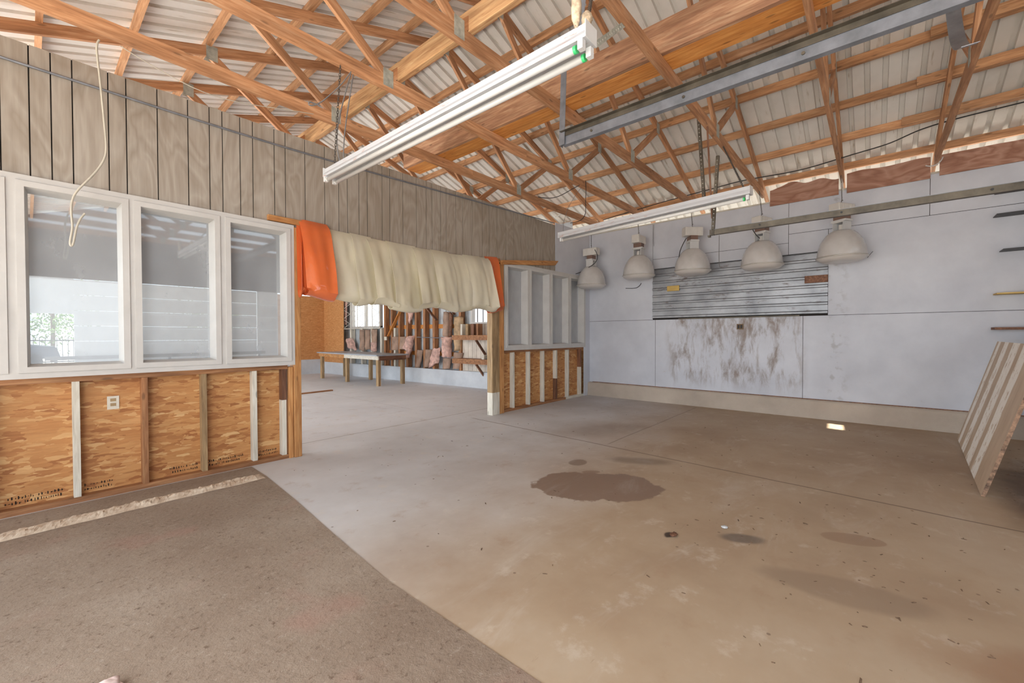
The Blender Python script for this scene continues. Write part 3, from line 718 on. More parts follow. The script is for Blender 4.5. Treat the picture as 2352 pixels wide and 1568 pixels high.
link('hanging_rail', bm, W_JAMB, cur)

# mortar crust along the partition
bm = bmesh.new(); rows = []; N = 160
for i in range(N + 1):
    u_ = i / N; x = -.8 + 2.42 * u_; row = []
    for k in range(9):
        q = k / 8; y = 4.98 + .04 * u_ - .2 * (1 - q) + .02 * noise.noise(Vector((x * 4, 3, q)))
        z_ = .008 + math.sin(math.pi * q) * (.018 + .028 * abs(noise.noise(Vector((x * 14, y * 22, 1)))) + .012 * noise.noise(Vector((x * 45, y * 45, 4)))) * (1 if u_ < .97 else (1 - u_) / .03)
        row.append(bm.verts.new((x, y, z_)))
    rows.append(row)
for a, b in zip(rows, rows[1:]):
    for k in range(8): bm.faces.new((a[k], a[k + 1], b[k + 1], b[k]))
o = link('mortar_ridge', bm, MORTAR, smooth=False); tag(o, 'crusty broken mortar ridge on the floor along the left partition', 'mortar')

# ---------------------------------------------------------------- roof trusses
JL, JR, MLx, MRx, EL = 2.55, 6.1, 1.55, 7.1, -.62
def make_truss(y, label):
    T = empty('roof_truss', (XR, y, 4.12)); tag(T, label, 'roof truss', 'timber roof trusses')
    def L(x, z, dy=0): return (x - XR, dy, z - 4.12)
    beam('bottom_chord', L(EL - .1, 4.12), L(4.9, 4.12), .042, .138, W_TRUSS, T, anchor='b')
    beam('bottom_chord', L(4.903, 4.12), L(XE - .02, 4.12), .042, .138, W_TRUSS, T, anchor='b')
    beam('top_chord', L(XR, zr(XR)), L(XE + .45, zr(XE + .45)), .042, .115, W_TRUSS, T, anchor='b')
    beam('top_chord', L(XR - .003, zr(XR)), L(EL - .45, zr(EL - .45)), .042, .115, W_TRUSS, T, anchor='b')
    for a, b in (((XR + .03, zr(XR) + .01), (JR - .03, 4.262)), ((XR - .03, zr(XR) + .01), (JL + .03, 4.262)), ((MRx, zr(MRx)), (JR + .03, 4.262)), ((MLx, zr(MLx)), (JL - .03, 4.262))):
        beam('web', L(*a), L(*b), .04, .095, W_TRUSS, T)
    for (x, z) in ((JL, 4.24), (JR, 4.24), (XR, zr(XR) + .02), (MRx, zr(MRx) + .03), (MLx, zr(MLx) + .03)):
        for sd_ in (-1, 1):
            bm = bmesh.new(); box(bm, (x - XR - .06, sd_ * .0225 - .0015, z - 4.12 - .09), (x - XR + .06, sd_ * .0225 + .0015, z - 4.12 + .09)); link('gusset_plate', bm, PLATE, T)
    return T
TY = [5.1, 3.95, 2.83, 1.62, .42, -.72, -1.9, -3.05, -4.2, 6.27, 7.43, 8.6, 9.76, 10.9]
TL = ['timber truss nearest the partition wall, on the camera side', 'second timber truss out from the partition wall, above the fluorescent fixture',
      'third timber truss out from the partition wall, crossing under the boxed beam', 'fourth timber truss out from the partition wall, carrying the lower slotted hangers', 'timber truss above the nearest round lamp dome',
      'timber truss at the right edge with a bent metal strap', 'timber truss just outside the right edge of the view', 'timber truss further right behind the viewer', 'last timber truss behind the viewer',
      'first timber truss behind the partition wall', 'second timber truss behind the partition wall', 'third timber truss behind the partition wall', 'fourth timber truss behind the partition wall', 'fifth timber truss behind the partition wall']
T0 = make_truss(TY[0], TL[0])
for y, lab in zip(TY[1:], TL[1:]):
    c_ = copytree(T0); c_.location = (XR, y, 4.12); c_['label'] = lab
    if y == -.72: TF = c_
# purlins
def purlin(x, label, ya=-5.1, yb=17.2, mat=W_PURL, wdt=.05):
    z = zr(x) + .118
    o = beam('roof_purlin', (x, ya, z), (x, yb, z), wdt, .115, mat, anchor='b', bev=0)
    tag(o, label, 'roof purlin', 'purlins under the roof sheets'); return o
ords = ['first (lowest)', 'second', 'third', 'fourth', 'fifth', 'sixth', 'seventh']
for i, x in enumerate((9.32, 8.61, 7.93, 7.23, 6.49, 5.75, 5.02)):
    purlin(x, ords[i] + ' roof purlin counted up from the white wall')
purlin(4.45, 'roof purlin right beside the ridge on the white wall side')
purlin(4.2, 'roof purlin right beside the ridge on the viewer side')
for i, x in enumerate((-.6, .12, .82, 1.52, 2.25, 2.95, 3.6)):
    purlin(x, ords[i] + ' roof purlin counted up from the open side', mat=W_PURL)
# doubled ends of purlins toward the right
for i, x in enumerate((8.61, 7.93, 7.23, 6.49)):
    z = zr(x) + .118
    o = beam('purlin_splice', (x - .055, -5, z + .004), (x - .055, [-.30, -.42, -.5, -.55][i], z + .004), .045, .115, W_PURL, anchor='b', bev=0)
    tag(o, f'short doubling timber beside the {ords[i + 1]} purlin from the white wall, at the right', 'timber')
# boxed beam over the chords
o = beam('ceiling_beam', (4.13, -1.2, 4.262), (4.13, 5.9, 4.262), .05, .32, W_RED, anchor='b'); tag(o, 'deep reddish-brown beam plank standing on the truss chords', 'beam')
o = beam('ceiling_plank', (4.30, -1.2, 4.262), (4.30, 5.9, 4.262), .28, .04, W_ORANGE, anchor='b'); tag(o, 'wide bright orange plank lying flat beside the deep beam', 'plank')
o = beam('ceiling_beam', (2.69, .2, 4.262), (2.69, 7.2, 4.262), .05, .20, W_TIE, anchor='b'); tag(o, 'pale yellow-brown tie board on the truss chords left of the ridge', 'beam')
# diagonal strap on the right truss
p = [PY(x, y, -.58) for x, y in ((2200, 20), (2215, 60), (2243, 98))]
bm = bmesh.new(); r_ = []
for i in range(9):
    u_ = i / 8; q = p[0].lerp(p[2], u_) + Vector((.10 * math.sin(math.pi * u_), 0, -.10 * math.sin(math.pi * u_)))
    r_.append([bm.verts.new((q.x, -.60 + dy, q.z)) for dy in (0, .1)])
for a, b in zip(r_, r_[1:]): bm.faces.new((a[0], a[1], b[1], b[0]))
o = link('metal_strap', bm, STEEL); s2 = o.modifiers.new('t', 'SOLIDIFY'); s2.thickness = .004
tag(o, 'curved grey metal strap bent beside the truss at the right edge', 'metal strap')

# ---------------------------------------------------------------- fluorescent fixtures
def fixture(name, label, a, b, near_cap=True, tubes=2, wtop=.11):
    """a: far end, b: near end on the fixture's underside axis (same z)"""
    a, b = Vector(a), Vector(b); L = (b - a).length; rz = math.atan2((b - a).y, (b - a).x)
    T = empty(name, a, rz); tag(T, label, 'light fixture')
    bm = bmesh.new(); w2 = wtop / 2
    prof = [(-w2, 0), (-w2, .02), (-.035, .05), (-.035, .085), (.035, .085), (.035, .05), (w2, .02), (w2, 0), (-w2, 0)]
    r0 = [bm.verts.new((0, *q)) for q in prof[:-1]]; r1 = [bm.verts.new((L, *q)) for q in prof[:-1]]
    for i in range(8): bm.faces.new((r0[i], r0[(i + 1) % 8], r1[(i + 1) % 8], r1[i]))
    bm.faces.new(r0); bm.faces.new(r1[::-1]); link('housing', bm, PEEL, T)
    offs = (-.042, .042) if tubes == 2 else (0,)
    for oy in offs:
        bm = bmesh.new(); bmesh.ops.create_cone(bm, cap_ends=True, segments=20, radius1=.019, radius2=.019, depth=L - .12)
        bmesh.ops.rotate(bm, verts=bm.verts, matrix=Matrix.Rotation(R(90), 3, 'Y')); bmesh.ops.translate(bm, verts=bm.verts, vec=(L / 2, oy, -.035))
        tb = link('tube', bm, TUBE, T, True); tb.data.polygons[0].use_smooth = True
        for xx, mt in ((.065, BALLAST), (L - .065, GREEN)):
            bm = bmesh.new(); bmesh.ops.create_cone(bm, cap_ends=True, segments=20, radius1=.0205, radius2=.0205, depth=.016)
            bmesh.ops.rotate(bm, verts=bm.verts, matrix=Matrix.Rotation(R(90), 3, 'Y')); bmesh.ops.translate(bm, verts=bm.verts, vec=(xx, oy, -.035))
            link('end_ring', bm, mt, tb)
        for xx in (0.012, L - .045):
            bm = bmesh.new(); box(bm, (xx, oy - .016, -.05), (xx + .03, oy + .016, 0)); link('lamp_holder', bm, PLASTIC_W, T)
    for xx in (-.004, L):
        bm = bmesh.new(); box(bm, (xx, -w2 - .002, 0), (xx + .004, w2 + .002, .088)); link('end_plate', bm, PLASTIC_W, T)
    return T
f1 = fixture('fluorescent_fixture', 'long white twin-tube fluorescent fixture with green end rings hanging in the foreground', (1.93, 4.0, 3.02), (1.93, 1.12, 3.02))
f2 = fixture('fluorescent_fixture', 'long white strip fluorescent fixture hanging in front of the round lamps', (5.32, 3.62, 2.97), (4.98, .98, 2.97), tubes=1, wtop=.09)
def hang(name, label, p0, p1, mat=CHAINM, **k):
    o = chain(name, p0, p1, mat, **k); tag(o, label, 'chain'); return o
hang('hanging_chain', 'thin chain holding the far end of the foreground fluorescent fixture', (1.95, 3.93, 3.11), (2.02, 3.93, 4.12))
hang('hanging_chain', 'thin chain holding the near end of the foreground fluorescent fixture', (1.95, 1.16, 3.105), (2.8, 1.6, 4.12), r=.004)
q = PY(1661, 336, 1.6)
hang('hanging_chain', 'slanted thin chain holding the near end of the strip fixture', (4.99, 1.05, 3.06), (q.x, 1.6, 4.12))
q = PY(1335, 440, 3.95)
o = tube('hanging_wire', [(5.3, 3.55, 3.06), (5.6, 3.75, 3.5), (q.x, 3.95, 4.12)], .003, GREYCABLE); tag(o, 'slanted thin wire holding the far end of the strip fixture', 'wire')
# grey cable loops at the far end of fixture 1
for k, (pp, lab) in enumerate((([(785, 385), (770, 340), (775, 280), (790, 225), (806, 168)], 'grey cable rising from far end of the foreground fixture, left one'),
                        ([(790, 378), (785, 320), (800, 250), (812, 165)], 'grey cable rising from far end of the foreground fixture, right one'))):
    n_ = len(pp); pts = []
    for i, (x, y) in enumerate(pp):
        pts.append(PY(x, y, 4.0 - .03 * i / n_))
    o = tube('power_cable', pts, .006, GREYCABLE); tag(o, lab, 'cable')
pp = [(806, 165), (785, 195), (760, 215), (740, 235), (715, 245), (706, 238), (712, 232), (735, 243)]
o = tube('power_cable', [PY(x, y, 3.9) for x, y in pp], .006, GREYCABLE); tag(o, 'grey looped cable end curling left of the truss joint', 'cable')
# papery lumps and strap above the near end of fixture
for (x, y, s, lab) in ((1312, 40, (.026, .026, .10), 'long crusty tan lump hanging above the near end of the foreground fixture'), (1342, 48, (.03, .03, .042), 'round tan papery lump hanging above the near end of the foreground fixture')):
    p = Vector((1.895, 1.185, 3.20)) if x == 1312 else Vector((2.075, 1.228, 3.27)); bm = bmesh.new(); bmesh.ops.create_icosphere(bm, subdivisions=3, radius=1)
    for v_ in bm.verts: v_.co = Vector((v_.co.x * s[0], v_.co.y * s[1], v_.co.z * s[2])) * (1 + .25 * noise.noise(v_.co * 2.5))
    o = link('mud_nest', bm, GLOVE, smooth=True); o.location = p; tag(o, lab, 'mud nest')

# perforated angle hangers and steel tracks
def perf_angle(name, label, p0, p1, wdt=.045, mat=STEEL, nrm=(0, -1, 0), nlegs=2):
    """slotted angle iron from p0 to p1 : two flanges with a row of real holes in the wide one"""
    p0, p1 = Vector(p0), Vector(p1); d = p1 - p0; L = d.length; x = d / L; n_ = Vector(nrm); n_ = (n_ - x * n_.dot(x)).normalized(); s_ = x.cross(n_)
    bm = bmesh.new(); th = .003; pitch = .05; cnt = int(L / pitch); h = .012
    def q(u0, u1, v0, v1):
        vs = [bm.verts.new(x * u + s_ * v) for u, v in ((u0, v0), (u1, v0), (u1, v1), (u0, v1))]; bm.faces.new(vs)
    c_ = wdt / 2
    q(0, L, 0, c_ - h / 2); q(0, L, c_ + h / 2, wdt)
    for i in range(cnt): q(i * pitch + (h if i else 0), (i + 1) * pitch, c_ - h / 2, c_ + h / 2)
    q(cnt * pitch + h if cnt * pitch + h < L else L - .001, L, c_ - h / 2, c_ + h / 2)
    if nlegs == 2:
        vs = [bm.verts.new(x * u + n_ * v) for u, v in ((0, 0), (L, 0), (L, -wdt), (0, -wdt))]; bm.faces.new(vs)
    bmesh.ops.remove_doubles(bm, verts=bm.verts[:], dist=1e-4)
    o = link(name, bm, mat); o.location = p0; so = o.modifiers.new('t', 'SOLIDIFY'); so.thickness = th
    tag(o, label, 'steel angle', 'slotted steel angles'); return o
perf_angle('slotted_angle', 'slotted steel angle holding the far end of the upper track', (3.70, 2.50, 4.32), (3.70, 2.53, 3.5), .07, nrm=(0, 1, 0))
tr = empty('steel_track', (3.72, 2.5, 3.5)); tag(tr, 'long grey steel track running under the trusses in the upper right', 'steel track')
# channel : web facing left, bottom lip
bm = bmesh.new(); extr(bm, [(.0, .10), (.0, 0.0), (.055, 0.0), (.055, .02)], 'y', 0, -4.6)
o = link('track_channel', bm, STEEL, tr); so = o.modifiers.new('t', 'SOLIDIFY'); so.thickness = .005
bm = bmesh.new(); extr(bm, [(-.055, .13), (-.005, .13), (-.005, .085)], 'y', 0, -4.6)
o = link('track_flange', bm, STEEL_DK, tr); so = o.modifiers.new('t', 'SOLIDIFY'); so.thickness = .004
for yy in (-.35, -1.25, -2.1, -3.2):
    bm = bmesh.new(); bmesh.ops.create_cone(bm, cap_ends=True, segments=12, radius1=.012, radius2=.012, depth=.01)
    bmesh.ops.rotate(bm, verts=bm.verts, matrix=Matrix.Rotation(R(90), 3, 'Y')); bmesh.ops.translate(bm, verts=bm.verts, vec=(-.006, yy, .045)); link('bolt', bm, STEEL_DK, tr)
p = [PX(1440, 55, 3.3), PX(1372, 118, 3.3)]
perf_angle('slotted_angle', 'pale flat slotted strap crossing diagonally beside the foreground fixture end', PY(1436, 62, 1.62), PY(1368, 112, 1.62), .045, PLATE, nrm=(0, -1, 0), nlegs=1)
XT = 5.6
pa, pb = PX(1608, 268, XT), PX(1622, 475, XT)
perf_angle('slotted_angle', 'long slotted steel angle, left arm of the V hanger above the lower track', (XT - .02, pa.y, pa.z), (XT - .02, pb.y, pb.z), .035, STEEL_DK, nrm=(-1, 0, 0))
pa, pb = PX(1652, 357, XT), PX(1640, 540, XT)
perf_angle('slotted_angle', 'slotted steel angle, right arm of the V hanger above the lower track', (XT - .01, pa.y, pa.z), (XT - .01, pb.y, pb.z), .035, STEEL_DK, nrm=(-1, 0, 0))
pa, pb = PY(1647, 312, 1.6), PX(1634, 500, XT)
o = beam('hanger_rod', (XT + .03, 1.6, 4.12), (XT + .03, pb.y, pb.z), .012, .02, W_DARK, bev=0); tag(o, 'thin rust-brown rod between the two slotted hanger arms', 'rod')
tr2 = empty('steel_track', (XT, 1.56, 2.745)); tag(tr2, 'long dirty steel track crossing in front of the round lamps', 'steel track')
bm = bmesh.new(); extr(bm, [(-.0, .065), (.0, 0.0), (.05, 0.0)], 'y', 0, -5.4); o = link('track_channel', bm, STEEL_DK, tr2); so = o.modifiers.new('t', 'SOLIDIFY'); so.thickness = .005
bm = bmesh.new(); extr(bm, [(-.004, .065), (.045, .065)], 'y', 0, -5.4); o = link('track_flange', bm, STEEL, tr2); so = o.modifiers.new('t', 'SOLIDIFY'); so.thickness = .003
bm = bmesh.new(); box(bm, (-.01, -.005, -.02), (.05, .02, 0)); link('end_bracket', bm, STEEL_DK, tr2)
for yy in (-.55, -1.3, -2.35):
    bm = bmesh.new(); bmesh.ops.create_cone(bm, cap_ends=True, segments=10, radius1=.01, radius2=.01, depth=.01)
    bmesh.ops.rotate(bm, verts=bm.verts, matrix=Matrix.Rotation(R(90), 3, 'Y')); bmesh.ops.translate(bm, verts=bm.verts, vec=(-.006, yy, .035)); link('bolt', bm, BLACK, tr2)
# cross bar of the door track going out of frame
o = perf_angle('slotted_angle', 'slotted steel angle fixed high beside the foreground fixture', (2.66, 1.6, 4.13), PY(1324, 66, 1.6), .05, STEEL, nrm=(0, 1, 0))

# ---------------------------------------------------------------- high bay lamps
def highbay(loc, label, rz, top=4.23):
    T = empty('high_bay_lamp', loc, rz); tag(T, label, 'lamp', 'round dome lamps hanging along the white wall')
    prof = [(.335, 0), (.334, .04), (.327, .10), (.313, .17), (.29, .24), (.255, .31), (.212, .37), (.168, .415), (.13, .435), (.0, .44)]
    lathe('dome', prof, DOME, T, 48)
    lathe('rim', [(.333, .012), (.347, .01), (.347, -.008), (.333, -.01)], RIM, T, 48)
    lathe('lens', [(.337, -.006), (.325, -.025), (.285, -.055), (.25, -.07), (.2, -.078), (.0, -.082)], LENS, T, 48)
    bm = bmesh.new()
    box(bm, (-.085, -.09, .425), (-.075, .09, .565)); box(bm, (.075, -.09, .425), (.085, .09, .565)); box(bm, (-.085, -.09, .565), (.085, .09, .58)); link('yoke', bm, PLASTIC_W, T)
    bm = bmesh.new(); bmesh.ops.create_cone(bm, cap_ends=True, segments=16, radius1=.045, radius2=.04, depth=.09); bmesh.ops.translate(bm, verts=bm.verts, vec=(0, 0, .49)); link('socket_neck', bm, BALLAST, T)
    bm = bmesh.new(); box(bm, (-.115, -.085, .58), (.115, .085, .612)); link('mount_plate', bm, PLASTIC_W, T)
    bm = bmesh.new(); box(bm, (-.09, -.07, .612), (.09, .07, .70)); link('capacitor_box', bm, BROWN_BOX, T)
    bm = bmesh.new(); box(bm, (-.085, -.18, .70), (.085, .18, .87)); bmesh.ops.bevel(bm, geom=bm.edges[:], offset=.006, segments=1, affect='EDGES')
    bl = link('ballast_box', bm, BALLAST, T)
    bm = bmesh.new()
    for k in range(-5, 6):
        if abs(k) > 1: box(bm, (-.09, k * .03 - .005, .71), (-.085, k * .03 + .005, .86)); box(bm, (.085, k * .03 - .005, .71), (.09, k * .03 + .005, .86))
    link('cooling_fins', bm, BALLAST, bl)
    tube('hook', [(0, 0, .87), (.0, 0, .90), (.02, 0, .92), (.0, 0, .95), (-.015, 0, .93)], .005, CHAINM, T)
    return T
lamps = [((1358, 655), 5.08), ((1470, 633), 3.93), ((1595, 622), 2.81), ((1757, 609), 1.6), ((1936, 591), .42)]
LL = ['round dome lamp farthest away, next to the small right windows', 'round dome lamp, second from the partition end of the row', 'middle round dome lamp of the five in the row',
      'round dome lamp partly hidden by the lower steel track, second nearest', 'largest and nearest round dome lamp, in front of the right end of the corrugated patch']
rot = [0, 1.57, .75, 1.2, 1.0]; base = None; lamp_objs = []
for (px, ty), lab, rz in zip(lamps, LL, rot):
    r = ray(*px); sc = ty / r.y; p = Vector((0, 0, CH)) + r * sc
    xl_ = 8.78; p = PX(*px, xl_); p.y = p.y * .5 + ty * .5 if abs(p.y - ty) < .2 else p.y
    if base is None: base = highbay(p, lab, rz); T = base
    else: T = copytree(base); T.location = p; T.rotation_euler = (0, 0, rz); T['label'] = lab
    lamp_objs.append(p)
    hang('lamp_chain', 'short hanging chain of the ' + lab.split(',')[0], (p.x, p.y, p.z + .93), (p.x, p.y + (ty - p.y) * .9, 4.12))
# lamp cables
def cab(pp, x, r, mat, lab, axis='x'):
    f_ = PX if axis == 'x' else PY
    o = tube('power_cable' if r > .003 else 'thin_wire', [f_(a, b, x) for a, b in pp], r, mat); tag(o, lab, 'cable'); return o
cab([(1366, 573), (1374, 585), (1372, 602), (1355, 612), (1335, 625), (1316, 632), (1307, 625)], 8.6, .008, BLACK, 'black cable curling down beside the farthest dome lamp')
cab([(1577, 546), (1565, 565), (1559, 580), (1560, 595)], 8.6, .008, BLACK, 'black cable hanging at the left of the middle dome lamp')
cab([(1473, 650), (1470, 656), (1462, 663), (1450, 662), (1437, 662)], 9.255, .007, BLACK, 'short bent black wire below the second dome lamp')
cab([(1728, 525), (1735, 540), (1745, 547)], 8.5, .008, BLACK, 'short black cable at the neck of the fourth dome lamp')
cab([(1992, 592), (2000, 582), (2005, 577)], 8.99, .004, BLACK, 'tiny frayed wires at the rim of the nearest dome lamp')
cab([(1652, 540), (1652, 580), (1650, 605), (1654, 614)], 8.95, .006, GREYCABLE, 'thin grey wire hanging down to the corrugated patch')
cab([(1502, 516), (1500, 540), (1502, 565)], 9.22, .004, GREYCABLE, 'thin wire on the white wall behind the lamps')
# cable along the roof slope
pts = [(2400, 222), (2352, 235), (2208, 268), (2100, 300), (2050, 330), (1960, 353), (1850, 390), (1760, 405), (1700, 415), (1650, 430), (1580, 448), (1500, 470), (1430, 492), (1385, 505)]
o = tube('power_cable', [PX(a, b, 8.78) for a, b in pts], .009, BLACK); tag(o, 'long black cable sagging across the roof trusses above the white wall', 'cable')
for pp, yy, mat, lab in (([(1236, 452), (1262, 458), (1290, 450), (1310, 436), (1331, 425)], 3.9, BLACK, 'short black wire hanging between two trusses left of the strip fixture'),
                    ([(1345, 415), (1347, 440), (1343, 470), (1348, 490), (1335, 510), (1310, 512)], 3.92, BLACK, 'black wire loop hanging from the second truss chord')):
    o = tube('thin_wire', [PY(a, b, yy) for a, b in pp], .006, mat); tag(o, lab, 'cable')
o = tube('thin_wire', [PY(a, b, 5.0) for a, b in ((275, 105), (330, 140), (400, 180), (470, 215), (560, 240), (670, 253), (720, 262))], .004, WHITECABLE); tag(o, 'thin pale wire slung under the left roof slope', 'cable')
o = tube('hanging_cable', [PY(a, b, 5.075) for a, b in ((228, 92), (221, 98), (222, 120), (232, 200), (240, 290), (246, 340), (240, 372), (205, 412), (172, 440), (162, 470), (165, 505), (168, 525), (158, 560), (166, 569), (171, 548), (175, 520), (185, 500), (195, 490))], .0085, WHITECABLE)
tag(o, 'long dirty white cable hanging from the roof in front of the first left window', 'cable')
# ropes on chord ends
for i, (pp, x, lab) in enumerate((([(1936, 390), (1928, 412), (1938, 420), (1936, 440)], 9.0, 'white cord tied round the truss end above the nearest lamp'),
                            ([(2166, 360), (2160, 378), (2140, 385), (2126, 380)], 9.0, 'white cord tied round the truss end at the right'),
                            ([(1296, 475), (1298, 485), (1290, 495), (1275, 498)], 8.0, 'white cord hanging from the truss nearest the partition'))):
    o = tube('cord', [PX(a, b, x) for a, b in pp], .008, PLASTIC_W); tag(o, lab, 'cord')

# ---------------------------------------------------------------- leaning board and shelves at the right edge
b1, b2, t1 = PZ(2199, 1008, .0), PZ(2253, 1139, .0), PX(2286, 784, 8.85)
xd = (b2 - b1); Lb = xd.length; xd.normalize(); upv = (t1 - b1); upv -= xd * upv.dot(xd); Hb = upv.length; upv.normalize(); nv = xd.cross(upv)
bm = bmesh.new(); n_ = 30
th = .028
box(bm, (0, 0, 0), (Lb, Hb, th)); bm.normal_update()
for f in bm.faces:
    if abs(f.normal.z) < .5: f.material_index = 1
for v_ in list(bm.verts): pass
o = link('plywood_board', bm, [STRIPED, PLYEDGE])
if nv.y < 0: off = nv * 0
mt = Matrix((xd, upv, nv)).transposed().to_4x4(); mt.translation = b1 - (nv * th if nv.y > 0 else Vector((0, 0, 0))) + Vector((0, 0, .004)); o.matrix_world = mt
tag(o, 'large plywood board with flaking white paint stripes leaning at the right edge', 'board')
rk = empty('lumber_rack', (7.6, -1.75, 0)); tag(rk, 'timber rack behind the leaning striped board', 'rack')
for xx in (6.2, 7.6, 9.0):
    bm = bmesh.new(); box(bm, (xx - 7.6 - .045, -.09, 0), (xx - 7.6 + .045, 0, 2.4)); link('upright', bm, up(W_DARK), rk)
for z_ in (.5, 1.35):
    bm = bmesh.new(); box(bm, (-1.45, .002, z_), (1.45, .045, z_ + .09)); link('cross_rail', bm, W_DARK, rk)
for (pa, mt, th, lab) in (((2290, 492), SHELFBLACK, .012, 'black shelf edge at the right frame edge, upper one'), ((2305, 573), SHELFBLACK, .015, 'black shelf edge at the right frame edge, second down'),
                      ((2290, 675), YELLOW, .018, 'yellow shelf edge at the right frame edge'), ((2285, 757), W_DARK, .035, 'worn wooden shelf at the right frame edge just above the leaning board'), ((2293, 437), SHELFBLACK, .01, 'dark shelf edge close under the steel track at the right frame edge')):
    p = PX(*pa, 9.0); bm = bmesh.new()
    vs = [(0, 0, 0), (.25, 0, 0), (.25, -1.6, 0), (-.05, -1.6, 0)]
    lo_ = [bm.verts.new(v_) for v_ in vs]; hi_ = [bm.verts.new((v_[0], v_[1], th)) for v_ in vs]
    bm.faces.new(lo_); bm.faces.new(hi_)
    for i in range(4): bm.faces.new((lo_[i], lo_[(i + 1) % 4], hi_[(i + 1) % 4], hi_[i]))
    o = link('wall_shelf', bm, mt); o.location = (9.01, p.y, p.z); tag(o, lab, 'shelf')

# floor litter
bm = bmesh.new(); rnd = random.Random(3)
for i in range(340):
    if i < 70: x, y = rnd.gauss(3.4, .6), rnd.gauss(.1, .5)
    elif i < 170: x, y = rnd.uniform(5.2, 8.5), rnd.uniform(-1.6, -.9)
    else: x, y = rnd.uniform(1.8, 8.8), rnd.uniform(-1.2, 5.2)
    s = rnd.uniform(.003, .008); a = rnd.uniform(0, 3.1); L_ = s * rnd.uniform(1, 3)
    vs = [bm.verts.new((x + math.cos(a) * L_ * u_ - math.sin(a) * s * v_, y + math.sin(a) * L_ * u_ + math.cos(a) * s * v_, z_)) for u_, v_, z_ in ((-1, -.5, .001), (1, -.6, .001), (.8, .6, .001), (-.7, .5, .001), (0, 0, s * .8))]
    for k in range(4): bm.faces.new((vs[k], vs[(k + 1) % 4], vs[4]))
    bm.faces.new(vs[:4])
o = link('floor_debris', bm, DEBRIS); tag(o, 'tiny brown chips and crumbs scattered over the concrete floor', 'debris', kind='stuff')
def lump(name, loc, r, s, mat, label, cat, rough=.5, sub=3, seed=0, fr=3.):
    bm = bmesh.new(); bmesh.ops.create_icosphere(bm, subdivisions=sub, radius=r)
    for v_ in bm.verts:
        v_.co *= 1 + rough * noise.noise(v_.co * (fr / r) + Vector((seed, 0, 0))) + rough * .5 * noise.noise(v_.co * (fr * 2.7 / r) + Vector((seed, 9, 0)))
        v_.co = Vector((v_.co.x * s[0], v_.co.y * s[1], v_.co.z * s[2]))
    mz_ = min(v_.co.z for v_ in bm.verts)
    for v_ in bm.verts: v_.co.z -= mz_
    o = link(name, bm, mat, smooth=True); o.location = loc; return tag(o, label, cat)
p = PZ(245, 1585, .03); lump('insulation_scrap', (p.x, p.y, .006), .055, (1, .8, .5), FLUFF, 'small pale pink fluff scrap on the floor at the bottom left edge', 'insulation scrap', fr=1.2)
p = PZ(1664, 1213); lump('paint_chip', (p.x, p.y, 0), .022, (1, 1, .4), PLASTIC_W, 'small crumpled white chip on the floor right of the wet patch', 'paint chip')
p = PZ(1547, 1231); lump('dark_clod', (p.x, p.y, 0), .022, (1.6, 1, .5), W_DARK, 'small dark clod on the floor below the wet patch', 'dirt clod')

# ================================================================ BACK ROOM
def bx(y): return 8.5 - .0706 * (y - 8.2)
def skew(bm_pts, off): pass
SK = math.atan(.0706)
def bwbox(bm, y0, y1, z0, z1, d0, d1, mi=0):
    """box against the skewed wall; d0..d1 = distance in front of the wall plane"""
    vs = [bm.verts.new((bx(y) - d, y, z)) for y in (y0, y1) for d in (d0, d1) for z in (z0, z1)]
    for f in ((0, 1, 3, 2), (4, 6, 7, 5), (0, 4, 5, 1), (2, 3, 7, 6), (0, 2, 6, 4), (1, 5, 7, 3)):
        fc = bm.faces.new([vs[i] for i in f]); fc.material_index = mi
WN1 = (13.15, 14.9, 1.79, 2.85); WN2 = (7.0, 8.85, 1.83, 2.80)
YF = 16.8
# metal siding of the outer wall, split round the two windows
bm = bmesh.new()
def siding(y0, y1, z0, z1):
    pr2 = corr_profile(y0, y1, .30, .03, .05, .02)
    for (ya, ha), (yb, hb_) in zip(pr2, pr2[1:]):
        vs = [bm.verts.new((bx(y) + .13 + h, y, z)) for y, h in ((ya, ha), (yb, hb_)) for z in (z0, z1)]; bm.faces.new((vs[0], vs[1], vs[3], vs[2]))
siding(YP + .2, WN2[0], .4, 4.3); siding(WN2[1], WN1[0], .4, 4.3); siding(WN1[1], YF, .4, 4.3)
for wn in (WN1, WN2): siding(wn[0], wn[1], .4, wn[2]); siding(wn[0], wn[1], wn[3], 4.3)
struct(link('wall_back', bm, MET_FAR))
bm = bmesh.new(); bwbox(bm, YP + .12, YF, 0, .46, -.1, .12); struct(link('baseboard_back', bm, KERBW))
bm = bmesh.new(); box(bm, (.9, YF - .02, 0), (7.9, YF + .2, .57)); struct(link('baseboard_far', bm, KERBW))
# white inner face of wall beyond the small right windows
bm = bmesh.new(); bwbox(bm, YP + .12, 7.0, .46, 4.1, -.02, .0); bwbox(bm, 7.0, 9.2, .46, 1.83, -.02, 0); bwbox(bm, 7.0, 8.95, 2.8, 4.1, -.02, 0)
struct(link('wall_back', bm, PANEL_W))
bm = bmesh.new()
y = 7.05
while y < 9.2: bwbox(bm, y, y + .008, .47, 1.82, 0, .002); y += .16
struct(link('trim_7', bm, plain('panel_groove', (150, 136, 120), .8)))
# OSB boards
bm = bmesh.new(); box(bm, (6.1, YF - .03, .57), (7.9, YF - .01, 3.05)); box(bm, (bx(YF) - .05, 15.2, .46), (bx(YF) - .03, YF - .03, 3.12)); struct(link('wall_far', bm, OSB_FAR))
